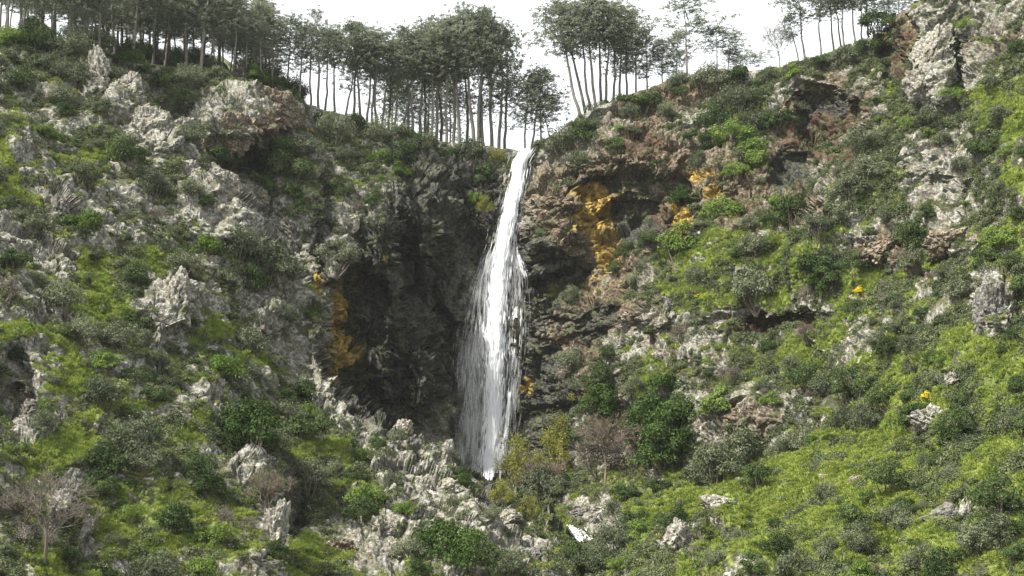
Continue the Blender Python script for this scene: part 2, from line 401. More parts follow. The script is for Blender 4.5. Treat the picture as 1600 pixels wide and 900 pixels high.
def ground_material():
    m, t = new_mat('hillside_rock_and_turf'); g = NT(t)
    pos = g.n('ShaderNodeNewGeometry').outputs['Position']
    a1 = g.n('ShaderNodeAttribute', attribute_name='cover'); a2 = g.n('ShaderNodeAttribute', attribute_name='stain')
    s1 = g.n('ShaderNodeSeparateColor'); g.l(a1.outputs['Color'], s1.inputs[0])
    s2 = g.n('ShaderNodeSeparateColor'); g.l(a2.outputs['Color'], s2.inputs[0])
    pale, n1, n2, n3 = rock_colour(g, pos)
    n4 = g.noise(1.7, 6, .65, pos)
    brown = g.ramp(n2, [(.34, (.022, .015, .011)), (.47, (.085, .059, .040)), (.60, (.190, .145, .105)), (.74, (.36, .305, .24))])
    rock = g.mix(g.rng(g.math('ADD', s2.outputs[0], g.math('MULTIPLY', n4, .5)), .60, 1.05), pale, brown)
    red = g.ramp(n4, [(.3, (.016, .010, .008)), (.5, (.060, .033, .023)), (.7, (.15, .09, .062))])
    rock = g.mix(g.rng(g.math('ADD', s2.outputs[1], g.math('MULTIPLY', n4, .5)), .6, 1.0), rock, red)
    wet_dark_col = g.ramp(n2, [(.38, (.004, .004, .005)), (.50, (.014, .0135, .013)), (.60, (.045, .043, .035)), (.72, (.16, .155, .125))])
    wet = g.rng(g.math('ADD', s1.outputs[2], g.math('MULTIPLY', n4, .45)), .48, .98)  # covers the wet rock and the other dark patches alike
    rock = g.mix(wet, rock, wet_dark_col)
    # green algae and moss film on rock
    rock = g.mix(g.rng(g.noise(.9, 6, .7, pos), .47, .62, 0, .82), rock, (.062, .072, .028))
    oc = g.ramp(n4, [(.36, (.06, .038, .017)), (.5, (.24, .155, .032)), (.64, (.43, .33, .055))])
    org = g.rng(g.math('ADD', s2.outputs[2], g.math('MULTIPLY', n2, .9)), .66, 1.25, 0, .9)
    rock = g.mix(org, rock, oc)
    turf = g.ramp(g.noise(.8, 6, .68, pos), [(.30, (.032, .040, .018)), (.44, (.080, .106, .030)), (.57, (.155, .20, .042)), (.72, (.29, .33, .08))])
    soil = g.ramp(n4, [(.3, (.022, .024, .012)), (.5, (.05, .054, .026)), (.7, (.10, .092, .055))])
    veg = g.mix(g.rng(g.math('ADD', s1.outputs[0], g.math('MULTIPLY', n4, .5)), .40, .80), soil, turf)
    rmask = g.rng(g.math('ADD', s1.outputs[1], g.math('MULTIPLY', g.math('SUBTRACT', n2, .5), 1.1)), .34, .52)
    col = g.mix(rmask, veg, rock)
    b = g.n('ShaderNodeBsdfPrincipled')
    g.l(col, b.inputs['Base Color'])
    g.l(g.rng(wet, 0, 1, .92, .36), b.inputs['Roughness'])
    b.inputs['Specular IOR Level'].default_value = .3
    bmp = g.n('ShaderNodeBump'); bmp.inputs['Strength'].default_value = .9; bmp.inputs['Distance'].default_value = .22
    hsum = g.math('ADD', n2, g.math('MULTIPLY', g.noise(7, 5, .7, pos), .6))
    g.l(hsum, bmp.inputs['Height']); g.l(bmp.outputs[0], b.inputs['Normal'])
    o = g.n('ShaderNodeOutputMaterial'); g.l(b.outputs[0], o.inputs[0])
    return m
def boulder_material(name, tint, dark=1.0):
    m, t = new_mat(name); g = NT(t)
    pos = g.n('ShaderNodeNewGeometry').outputs['Position']
    c, n1, n2, n3 = rock_colour(g, pos)
    c = g.mix(1.0, c, tint, 'MULTIPLY')
    c = g.mix(g.rng(g.noise(1.3, 5, .7, pos), .54, .66, 0, .8), c, (.075, .085, .03))
    b = g.n('ShaderNodeBsdfPrincipled'); g.l(c, b.inputs['Base Color']); b.inputs['Roughness'].default_value = .9
    b.inputs['Specular IOR Level'].default_value = .25
    bmp = g.n('ShaderNodeBump'); bmp.inputs['Strength'].default_value = .9; bmp.inputs['Distance'].default_value = .2
    g.l(g.math('ADD', n2, g.math('MULTIPLY', g.noise(7, 5, .7, pos), .5)), bmp.inputs['Height']); g.l(bmp.outputs[0], b.inputs['Normal'])
    o = g.n('ShaderNodeOutputMaterial'); g.l(b.outputs[0], o.inputs[0])
    return m
def leaf_material(name, lo, mid, hi, trans=.3, var=.35, patch=.8):
    m, t = new_mat(name); g = NT(t)
    geo = g.n('ShaderNodeNewGeometry'); oi = g.n('ShaderNodeObjectInfo')
    f = g.math('ADD', g.math('MULTIPLY', geo.outputs['Random Per Island'], 1 - var), g.math('MULTIPLY', oi.outputs['Random'], var))
    ns = g.noise(patch, 3, .6, geo.outputs['Position'])
    f = g.math('ADD', f, g.math('MULTIPLY', g.math('SUBTRACT', ns, .5), 1.5), True)
    c = g.ramp(f, [(.08, lo), (.5, mid), (.92, hi)])
    d = g.n('ShaderNodeBsdfDiffuse'); g.l(c, d.inputs[0])
    tr = g.n('ShaderNodeBsdfTranslucent'); g.l(c, tr.inputs[0])
    mx = g.n('ShaderNodeMixShader'); mx.inputs[0].default_value = trans
    g.l(d.outputs[0], mx.inputs[1]); g.l(tr.outputs[0], mx.inputs[2])
    o = g.n('ShaderNodeOutputMaterial'); g.l(mx.outputs[0], o.inputs[0])
    return m
def bark_material(name, lo, hi):
    m, t = new_mat(name); g = NT(t)
    tc = g.n('ShaderNodeTexCoord'); mp = g.n('ShaderNodeMapping'); mp.inputs['Scale'].default_value = (5, 5, 1.1)
    g.l(tc.outputs['Object'], mp.inputs[0])
    n = g.noise(1.6, 5, .65, mp.outputs[0])
    oi = g.n('ShaderNodeObjectInfo')
    c = g.mix(g.math('ADD', g.rng(n, .35, .65, 0, .6), g.math('MULTIPLY', oi.outputs['Random'], .4)), lo, hi)
    b = g.n('ShaderNodeBsdfPrincipled'); g.l(c, b.inputs['Base Color']); b.inputs['Roughness'].default_value = .95
    o = g.n('ShaderNodeOutputMaterial'); g.l(b.outputs[0], o.inputs[0])
    return m
def water_material(name, alpha):
    m, t = new_mat(name); g = NT(t)
    d = g.n('ShaderNodeBsdfDiffuse'); d.inputs[0].default_value = (.90, .91, .925, 1)
    tr = g.n('ShaderNodeBsdfTranslucent'); tr.inputs[0].default_value = (.90, .91, .925, 1)
    mx = g.n('ShaderNodeMixShader'); mx.inputs[0].default_value = .45
    g.l(d.outputs[0], mx.inputs[1]); g.l(tr.outputs[0], mx.inputs[2])
    res = mx.outputs[0]
    if alpha < 1:
        tp = g.n('ShaderNodeBsdfTransparent'); m2 = g.n('ShaderNodeMixShader'); m2.inputs[0].default_value = alpha
        g.l(tp.outputs[0], m2.inputs[1]); g.l(res, m2.inputs[2]); res = m2.outputs[0]
    o = g.n('ShaderNodeOutputMaterial'); g.l(res, o.inputs[0])
    return m
M = dict(
    ground=ground_material(),
    pale=boulder_material('pale_lichen_rock', (1.1, 1.08, 1.05)), grey=boulder_material('grey_rock', (.62, .62, .64)), brownrock=boulder_material('brown_rock', (.80, .67, .57)),
    grass=leaf_material('grass_blades', (.062, .092, .024), (.165, .235, .045), (.33, .385, .095), .35, .3, .6),
    scrub=leaf_material('low_scrub_leaves', (.036, .050, .025), (.082, .104, .052), (.17, .185, .10), .25),
    moss=leaf_material('moss_and_fern', (.075, .095, .022), (.15, .18, .035), (.26, .28, .07), .3),
    heath=leaf_material('heath_leaves', (.036, .047, .028), (.086, .104, .060), (.18, .195, .120), .25),
    dark=leaf_material('evergreen_leaves', (.016, .028, .011), (.042, .066, .024), (.09, .12, .045), .2),
    bright=leaf_material('fresh_green_leaves', (.040, .070, .014), (.088, .14, .030), (.17, .225, .06), .3),
    ivy=leaf_material('ivy_leaves', (.013, .026, .008), (.034, .062, .016), (.080, .12, .032), .15),
    willow=leaf_material('willow_leaves', (.085, .09, .018), (.16, .17, .035), (.25, .25, .065), .35),
    flower=leaf_material('yellow_flowers', (.50, .36, .01), (.68, .50, .015), (.80, .64, .03), .2),
    twig=leaf_material('bare_twigs', (.06, .050, .040), (.115, .10, .082), (.20, .18, .15), .0),
    redtwig=leaf_material('reddish_twigs', (.075, .056, .044), (.13, .10, .08), (.20, .165, .135), .0),
    needle=leaf_material('pine_needles_hazed', (.075, .092, .062), (.155, .178, .122), (.24, .26, .185), .5, .5),  # distance haze is painted into the needles as paler, greyer tones
    bark=bark_material('pine_bark', (.058, .050, .044), (.20, .18, .16)), stem=bark_material('shrub_stems', (.05, .04, .03), (.13, .105, .08)),
    water=water_material('white_water', 1.0), veil=water_material('spray_veil', .5),
)

# ------------------------------------------------------------------ the hillside itself
NR = NV + NB - 1
idx = np.arange(NR * NU).reshape(NR, NU)
quads = np.stack([idx[:-1, :-1], idx[1:, :-1], idx[1:, 1:], idx[:-1, 1:]], -1).reshape(-1, 4)
me = mesh_np('hillside', ALL, quads, M['ground'])
for nm, A in (('cover', A1), ('stain', A2)):
    at_ = me.attributes.new(nm, 'FLOAT_COLOR', 'POINT')
    at_.data.foreach_set('color', np.ascontiguousarray(A, np.float32).ravel())
hill = link('hillside', me, label='steep rocky gorge side of turf, pale rock and dark wet cliff', kind='structure')
print('terrain', round(time.time() - T0, 1))

def grid_at(u, v):
    """ground point, normal and grid index seen at a photo pixel"""
    c = int(np.argmin(np.abs(us - u)))
    c = min(max(c, 1), NU - 2)
    r0 = float(rim(u))
    r = int(round((v - r0) / (1060 - r0) * (NV - 1)))
    r = min(max(r, 1), NV - 2)
    return PD[r, c], NS[r, c], (r, c)

# ------------------------------------------------------------------ shape builders (numpy)
def unit(n, g=rng):
    v = g.normal(size=(n, 3)); return v / np.linalg.norm(v, axis=1, keepdims=True)
def leaf_quads(C, Nn, L, W, g=rng):
    """diamond leaves at C facing Nn"""
    t = np.cross(Nn, unit(len(C), g)); t /= np.linalg.norm(t, axis=1, keepdims=True) + 1e-9
    b = np.cross(Nn, t)
    L = np.asarray(L)[..., None] if np.ndim(L) else L
    W = np.asarray(W)[..., None] if np.ndim(W) else W
    v = np.stack([C - t * L, C + b * W + Nn * W * .2, C + t * L, C - b * W + Nn * W * .2], 1)
    f = np.arange(len(C) * 4).reshape(-1, 4)
    return v.reshape(-1, 3), f
def tube(path, rad, sides=6):
    path = np.asarray(path, float); n = len(path)
    tan = np.gradient(path, axis=0); tan /= np.linalg.norm(tan, axis=1, keepdims=True) + 1e-9
    ref = np.where(np.abs(tan[:, 2:3]) > .9, [[1., 0, 0]], [[0., 0, 1.]])
    a = np.cross(tan, ref); a /= np.linalg.norm(a, axis=1, keepdims=True) + 1e-9
    b = np.cross(tan, a)
    th = np.linspace(0, 2*np.pi, sides, endpoint=False)
    v = path[:, None] + (a[:, None] * np.cos(th)[None, :, None] + b[:, None] * np.sin(th)[None, :, None]) * np.asarray(rad)[:, None, None]
    i = np.arange(n * sides).reshape(n, sides)
    j = np.roll(i, -1, 1)
    f = np.stack([i[:-1], j[:-1], j[1:], i[1:]], -1).reshape(-1, 4)
    return v.reshape(-1, 3), f
def join(parts):
    vs_, fs, k = [], [], 0
    for v, f in parts:
        vs_.append(v); fs.append(f + k); k += len(v)
    return np.concatenate(vs_), np.concatenate(fs)

def shrub_mesh(name, leafmat, seed, n=1500, leaf=.055, lobes=14, tall=.85, spread=1.0, upright=0., flower=0., fuzz=.18):
    """a bush of unit radius: lobes of leaves on forking stems"""
    g = np.random.default_rng(seed)
    lc = []
    for k in range(lobes):
        a = g.uniform(0, 2*np.pi); rr = math.sqrt(g.uniform(0, 1)) * .66 * spread; h = g.uniform(.22, 1) * (1 - .45 * (rr / .66) ** 2)
        lc.append((rr * math.cos(a), rr * math.sin(a), h * tall, g.uniform(.20, .40)))
    lc = np.array(lc)
    k = g.integers(0, lobes, n)
    d = unit(n, g); d[:, 2] = np.abs(d[:, 2]) * .9 - .25 * g.random(n)
    d /= np.linalg.norm(d, axis=1, keepdims=True)
    rad = lc[k, 3] * (1 - fuzz * np.abs(g.normal(size=n))) * (1 + .5 * fuzz * g.normal(size=n))
    C = lc[k, :3] + d * rad[:, None] * np.array([1, 1, .85 + upright])
    C[:, 2] = np.maximum(C[:, 2], -.12)
    Nn = d + unit(n, g) * .75 + np.array([0, 0, .25]); Nn /= np.linalg.norm(Nn, axis=1, keepdims=True)
    lv, lf = leaf_quads(C, Nn, leaf * g.uniform(.7, 1.5, n), leaf * .55 * g.uniform(.7, 1.3, n), g)
    parts = [(lv, lf)]; idxs = [np.zeros(n, int)]
    if flower > 0:
        idxs[0] = np.where(g.random(n) < flower * (C[:, 2] > .3 * tall), 2, 0)
    for q in range(min(lobes, 9)):
        p0 = np.array([g.normal() * .06, g.normal() * .06, -.35]); p2 = lc[q, :3] + np.array([0, 0, lc[q, 3] * .5])
        p1 = p0 * .4 + p2 * .6 + g.normal(size=3) * .05; p1[2] -= .1
        tv, tf = tube([p0, p1, p2], [.035, .022, .008], 4)
        parts.append((tv, tf)); idxs.append(np.ones(len(tf), int))
    v, f = join(parts)
    return mesh_np(name, v, f, [leafmat, M['stem'], M['flower']], mat_idx=np.concatenate(idxs))
def twig_paths(g, n, h, spread, levels=3):
    """forking bare twigs as thin triangular tubes, unit height scaled by h"""
    out = []
    def grow(p, d, l, r, lev):
        q = p + d * l * .5 + g.normal(size=3) * l * .05; e = q + (d + np.array([0, 0, .12]) + g.normal(size=3) * .12) * l * .5
        out.append(tube([p, q, e], [r, r * .8, r * .55], 3))
        if lev > 0:
            for _ in range(g.integers(3, 5)):
                nd = d + g.normal(size=3) * spread; nd[2] = nd[2] * .8 + .15; nd /= np.linalg.norm(nd)
                s = g.uniform(.3, 1)
                grow(p + (e - p) * s, nd, l * g.uniform(.5, .75), r * .55, lev - 1)
    for _ in range(n):
        d = np.array([g.normal() * spread * .7, g.normal() * spread * .7, 1]); d /= np.linalg.norm(d)
        grow(np.array([g.normal() * .03, g.normal() * .03, -.1]), d, .5 * h, .02, levels)
    return join(out)

# ------------------------------------------------------------------ labels: each thing is placed by what it stands next to
LAND = [('the waterfall lip',820,238),('the foot of the waterfall',768,738),('the yellow lichen streak',522,520),('the orange lichen patch',935,345),
 ('the pale rock pillar at upper right',1462,105),('the red-brown hollow at upper right',1290,190),('the pale pinnacle at upper left',150,112),('the rounded left rim outcrop',385,180),
 ('the pale rocky spine at left',335,330),('the pale split rock',265,470),('the bare grey tree at lower left',70,800),('the leafless sapling in the gully',415,740),
 ('the round bottom-centre bush',710,865),('the stream rocks below the fall',930,805),('the white lichened rock face',1065,840),('the dark ivy mass',1035,680),
 ('the blocky grass-slope boulder',1460,660),('the flat pale boulder',1500,588),('the yellow gorse',1438,615),('the grassy shelf',1130,415),
 ('the grey ledge rock at lower right',1480,800),('the conical right-hand rock',1557,475),('the top left corner',20,70),('the bottom left corner',20,885),
 ('the bottom right corner',1585,885),('the top right corner',1580,20),('the orange stained pillar',1062,345),('the small red cliff',1220,505),
 ('the left bright turf patch',145,430),('the yellow flowers at left',404,315),('the lower rocky spur crest',640,660),('the grass crest at centre right',1190,730),
 ('the black cliff recess',570,470),('the right cliff top',1020,145),('the brown right-hand ledges',1400,390),('the dry gully at lower left',455,800),('the left-edge mossy rock',45,655),
 ('the turf band at upper right',1570,170),('the grey scree face at right centre',1140,640),('the centre of the left slope',200,590),('the rim scrub at right',1230,125),('the top of the dark cliff',640,235),
 ('the bottom-centre rocky spur',600,800),('the middle of the turf',1330,760),('the small turf step',1290,540)]
USED = set()
def word(n):
    one = ['', 'first', 'second', 'third', 'fourth', 'fifth', 'sixth', 'seventh', 'eighth', 'ninth', 'tenth', 'eleventh', 'twelfth', 'thirteenth', 'fourteenth', 'fifteenth',
           'sixteenth', 'seventeenth', 'eighteenth', 'nineteenth', 'twentieth']
    return one[n] if n <= 20 else ('twenty-' if n < 30 else 'thirty-') + one[n % 10] if n % 10 else {30: 'thirtieth', 40: 'fortieth'}[n]
def where(u, v):
    best = sorted(LAND, key=lambda q: math.hypot(q[1] - u, q[2] - v))[:3]
    nm, lu, lv = best[0]
    dx, dy = u - lu, v - lv
    d = math.hypot(dx, dy)
    near = 'just ' if d < 40 else ('well ' if d > 95 else '')
    h = 'right of' if dx > 0 else 'left of'; w = 'below' if dy > 0 else 'above'
    if abs(dx) > 2.2 * abs(dy): r = h
    elif abs(dy) > 2.2 * abs(dx): r = w
    else: r = w + ' ' + h
    return near + r + ' ' + nm
def uniq(desc, u, v):
    lab = desc + ' ' + where(u, v)
    k = 0
    orders = ['second ', 'third ', 'fourth ', 'fifth ', 'sixth ', 'seventh ', 'eighth ', 'ninth ', 'tenth ', 'eleventh ', 'twelfth ']
    base = lab
    while lab in USED and k < len(orders):
        lab = orders[k] + base; k += 1
    USED.add(lab)
    return lab

# ------------------------------------------------------------------ boulders and outcrop blocks that stand free
def boulder_mesh(name, seed, mat, n=21):
    """a cracked block of unit radius"""
    g = np.random.default_rng(seed)
    q = np.tan(np.linspace(-1, 1, n) * np.pi / 4)
    A, B = np.meshgrid(q, q); O = np.ones_like(A)
    d = np.stack([np.stack(x, -1) for x in ((A, B, O), (B, A, -O), (O, A, B), (-O, B, A), (B, O, A), (A, -O, B))])
    d /= np.linalg.norm(d, axis=-1, keepdims=True)
    planes = unit(11, g); planes[:, 2] *= .8; planes /= np.linalg.norm(planes, axis=1, keepdims=True)
    off = g.uniform(.62, 1.0, 11)
    r = np.min(np.where(d @ planes.T > .12, off / np.maximum(d @ planes.T, .12), 9), -1)
    r = np.minimum(r, 1.25)
    p = d * r[..., None]
    h, e, c = facets(p * 2.6 + seed, seed)
    h2_, e2_, c2_ = facets(p * 6.5 + seed, seed + 9)
    p = p * (1 + .22 * h - .10 * sstep(.2, 0, e) + .07 * h2_ - .03 * sstep(.2, 0, e2_))[..., None]
    k = np.arange(6 * n * n).reshape(6, n, n)
    f = np.stack([k[:, :-1, :-1], k[:, :-1, 1:], k[:, 1:, 1:], k[:, 1:, :-1]], -1).reshape(-1, 4)
    return mesh_np(name, p, f, mat)
# u, v, width px, height px, tone, what it looks like
BOULD = [(1462,660,58,42,'pale','blocky boulder with pale flat top and dark underside on the grass slope'),(1500,588,36,22,'pale','flat pale boulder lying on the bright grass slope'),
 (940,790,34,18,'pale','slanted slab of pale stone beside the stream'),(912,806,40,22,'grey','broad grey stone at the head of the little cascade'),(930,812,24,20,'pale','small pale stone right of the little cascade'),
 (905,795,26,16,'grey','low grey stone upstream of the little cascade'),(1158,758,16,12,'pale','small white stone on the grass crest'),(150,110,34,80,'pale','tall pale pinnacle rock on the upper left skyline'),
 (192,148,40,56,'pale','pale leaning rock below the upper left pinnacle'),(236,195,44,56,'pale','jagged pale rock in the upper part of the left spine'),(285,205,40,34,'pale','pale rock with overhanging tip on the left spine'),
 (345,283,40,54,'pale','pale knuckle of rock halfway down the left spine'),(268,465,54,86,'pale','tall split pale rock on the left slope'),(92,318,42,52,'grey','grey rounded rock on the upper left slope'),
 (1462,75,44,74,'pale','upper block of the pale pillar at upper right'),(1455,125,46,60,'pale','lower block of the pale pillar at upper right'),(1557,475,58,92,'grey','conical grey rock streaked brown near the right edge'),
 (1343,340,26,24,'pale','pale mossy boulder on the right spur edge'),(1368,372,30,16,'pale','flat pale ledge stone jutting from the right spur'),(1309,410,16,30,'pale','narrow pale stone below the jutting ledge'),
 (1385,385,60,44,'brownrock','layered brown rock face on the right slope'),(1490,375,56,44,'brownrock','tilted brown rock slab on the right slope'),(1065,850,56,66,'pale','white lichened rock face at the bottom right of the stream'),
 (1128,800,48,34,'pale','pale rock face sunk in the turf above the white lichened rock'),(1480,800,60,34,'grey','grey ledge rock in the lower right turf'),(1510,812,18,44,'pale','slim pale rock standing beside the grey ledge rock'),
 (45,655,44,36,'grey','grey mossy rock at the left edge'),(100,765,34,44,'grey','cracked grey rock above the bare tree'),(142,842,18,44,'pale','narrow pale rock stub at lower left'),
 (430,838,40,90,'pale','lichened rock buttress left of the gully'),(388,730,40,34,'grey','dark-faced rock perched left of the gully sapling'),(485,745,26,14,'pale','small white stone on the turf above the gully'),
 (1040,482,20,40,'grey','upright grey rock at the left end of the grassy shelf'),(985,500,24,30,'pale','pale stone at the cliff edge of the shelf'),(1120,240,24,46,'brownrock','pale brown rock fin among the upper ivy'),
 (425,165,70,56,'brownrock','brown rounded end of the left rim outcrop'),(350,195,64,64,'brownrock','purplish grey bulge of the left rim outcrop'),(335,250,26,44,'grey','pale upright rock under the left rim outcrop'),
 (632,668,36,30,'pale','last pale rock on the crest of the lower spur'),(560,632,50,24,'pale','pale slab on the crest of the lower spur'),(700,750,50,30,'pale','lichen-covered slab below the crest near the fall'),
 (795,800,44,28,'pale','lichened rock low on the spur near the stream'),(830,868,34,36,'grey','shadowed grey rock above the bottom edge left of the stream'),(590,810,50,36,'pale','cracked pale rock on the bottom centre spur'),
 (530,855,40,32,'brownrock','brownish rock low on the bottom centre spur'),(1350,520,22,26,'pale','small pale crag on the right slope'),(1270,630,26,20,'pale','pale rock above the grass crest at right'),
 (865,330,70,60,'brownrock','brown jutting block right of the waterfall top'),(850,280,50,60,'brownrock','smooth brown block beside the waterfall lip'),(975,178,40,20,'pale','pale slanting slab on the right cliff top'),
 (1300,612,22,18,'grey','grey stone amid shrubs on the right slope'),(1412,830,14,12,'pale','tiny white stone in the lower right turf'),(1290,745,16,12,'pale','low white stone in the middle turf'),(1335,748,20,14,'pale','white stone pair in the middle turf')]
bm_cache = {}
for k, (u, v, w, h, tone, lab) in enumerate(BOULD):
    p, n, _ = grid_at(u, v + h * .12)
    s = p[1] / F
    me = boulder_mesh('rock', 400 + k, M[tone])
    o = link('boulder' if 'boulder' in lab or 'stone' in lab else 'rock_outcrop', me, label=lab, cat='rock')
    USED.add(lab)
    o.location = Vector(p) + Vector((0, .46 * w * s, 0)) + Vector((0, 0, h * s * .10))
    o.scale = (w * s * .52, w * s * .5, h * s * .52)
    o.rotation_euler = (random.uniform(-.15, .15), random.uniform(-.25, .25), random.uniform(0, 6.28))
print('boulders', round(time.time() - T0, 1))

# ------------------------------------------------------------------ pines
def pine_meshes(seed, kind):
    """17 m pine: returns trunk, branches, crown meshes. kind: tall (bare trunk), full (deep crown), open (sparse crown)"""
    g = np.random.default_rng(seed)
    H = 17.0
    z = np.linspace(-.8, H * .97, 12)
    bend = np.cumsum(g.normal(size=(12, 2)) * .10, 0) + np.outer(np.linspace(0, 1, 12) ** 2, g.normal(size=2) * .5)
    path = np.c_[bend - bend[1], z]
    rad = np.interp(z, [-.8, .3, H], [.30, .24, .045])
    tparts = [tube(path, rad, 8)]
    def on(h): return np.array([np.interp(h, z, path[:, 0]), np.interp(h, z, path[:, 1]), h])
    for _ in range(9):                                        # dead stubs
        h = g.uniform(.25, .62) * H; a = g.uniform(0, 6.28); d = np.array([math.cos(a), math.sin(a), g.uniform(-.2, .3)])
        L = g.uniform(.3, 1.3)
        tparts.append(tube([on(h), on(h) + d * L * .5, on(h) + d * L + [0, 0, -.1]], [.035, .025, .01], 3))
    c0 = dict(tall=.54, full=.30, open=.46)[kind]
    nb = dict(tall=30, full=38, open=20)[kind]
    R0 = dict(tall=3.1, full=3.3, open=3.0)[kind]
    bparts, C = [], []
    for k in range(nb):
        t = (k + g.random()) / nb
        h = H * (c0 + (1 - c0) * t ** .85)
        a = k * 2.4 + g.normal() * .5
        prof = (math.sin(math.pi * min(1, .22 + .78 * t)) ** .7) * (1 - .25 * t)
        L = R0 * prof * g.uniform(.4, 1.45) + .35
        up = g.uniform(.1, .55) + .3 * t
        d = np.array([math.cos(a), math.sin(a), up]); d /= np.linalg.norm(d)
        p0 = on(min(h, H * .95)); p1 = p0 + d * L * .55 + [0, 0, -.1 * L]; p2 = p0 + d * L
        bparts.append(tube([p0, p1, p2], [.055, .04, .015], 4))
        nc = int(3 + 4.2 * L)
        for q in range(nc):
            f = g.uniform(.38, 1.08)
            c = p0 + (p2 - p0) * f + g.normal(size=3) * np.array([.48, .48, .34]) * (.6 + .3 * L)
            C.append(c)
    for q in range(10): C.append(on(H * .95) + g.normal(size=3) * np.array([.5, .5, .5]) + [0, 0, .1])
    C = np.array(C)
    m = 13
    cc = np.repeat(C, m, 0)
    d = unit(len(cc), g); d[:, 2] = d[:, 2] * .8 + .25; d /= np.linalg.norm(d, axis=1, keepdims=True)
    L = g.uniform(.22, .46, len(cc))
    side = np.cross(d, unit(len(cc), g)); side /= np.linalg.norm(side, axis=1, keepdims=True) + 1e-9
    w = .052
    v = np.stack([cc - side * w * .5, cc + d * L[:, None] * .6 - side * w, cc + d * L[:, None], cc + d * L[:, None] * .6 + side * w], 1).reshape(-1, 3)
    f = np.arange(len(v)).reshape(-1, 4)
    return (mesh_np('pine_trunk', *join(tparts), M['bark'], smooth=True), mesh_np('pine_branches', *join(bparts), M['bark']), mesh_np('pine_crown', v, f, M['needle']))
PV = {k: [pine_meshes(900 + 10 * i + s, k) for s in range(n)] for i, (k, n) in enumerate((('tall', 6), ('full', 5), ('open', 4)))}
def pine(u, vtop, t, lean=0., kind='tall', label=None, group=None, spread=1.0):
    b = back_point(np.float64(u), t)
    Dp = b[1]
    zt = float(ray(u, vtop)[1]) * Dp
    H = max(zt - b[2], 3.0)
    o = link('pine_tree', None, label=label, cat='tree', group=group)
    o.empty_display_size = .5
    o.location = Vector(b) - Vector((0, 0, .15))
    s = H / 17.0
    k_ = (.6 + .4 * .9 / s) * spread * random.uniform(.85, 1.35)
    o.scale = (s, s, s)
    o.rotation_euler = (R(random.uniform(-3, 3)), R(lean), 0)
    tm = random.choice(PV[kind])
    rot = random.uniform(0, 6.28)
    for nm, me in zip(('trunk', 'branches', 'crown'), tm):
        c = link(nm, me, o); c.rotation_euler = (0, 0, rot)
        c.scale = (1, 1, 1) if nm == 'trunk' else (k_, k_, 1)
    return o
# u of the trunk foot, top of crown in the photo, metres behind the rim, lean (degrees, + = right), kind
GROVE = [(425,22,4,0,'full'),(447,35,7,2,'full'),(468,42,3,-1,'full'),(486,50,9,0,'tall'),(497,18,2,1,'open'),(508,40,3,2,'tall'),(524,48,10,-2,'tall'),(539,60,4,9,'tall'),(552,36,12,0,'full'),(563,32,3,0,'tall'),
 (573,52,5,0,'tall'),(581,62,7,1,'tall'),(588,50,4,-1,'tall'),(596,70,5,5,'tall'),(606,68,14,0,'full'),(615,64,4,2,'tall'),(624,66,5,10,'tall'),(637,58,6,2,'tall'),(645,42,4,-1,'tall'),(657,38,5,0,'tall'),
 (665,60,12,0,'full'),(673,40,4,5,'tall'),(682,44,5,0,'tall'),(690,60,9,-2,'tall'),(698,48,4,1,'tall'),(708,40,4,0,'tall'),(719,34,3,-4,'tall'),(730,36,8,0,'full'),(741,22,3,-6,'tall'),(747,16,3,0,'tall'),(754,24,3,2,'tall'),
 (769,30,4,0,'tall'),(779,38,3,0,'full'),(788,62,6,1,'open'),(701,120,22,0,'full'),(668,130,26,0,'full'),(640,128,24,0,'full'),(612,120,22,0,'full'),(770,110,20,0,'open')]
for k, (u, vt, t, ln, kd) in enumerate(GROVE):
    n_right = sum(1 for q in GROVE if q[0] > u)
    lab = '%s pine%s in the left grove, %s from the waterfall lip' % ({'tall': 'bare-trunked', 'full': 'deep-crowned', 'open': 'thin-crowned'}[kd],
          ' leaning right' if ln > 3 else ' leaning left' if ln < -3 else '', 'nearest trunk' if n_right == 0 else word(n_right + 1) + ' trunk')
    pine(u, vt + random.uniform(-14, 14), t, ln + random.uniform(-3, 3), kd, lab, 'pines of the grove left of the waterfall', random.uniform(.85, 1.3))
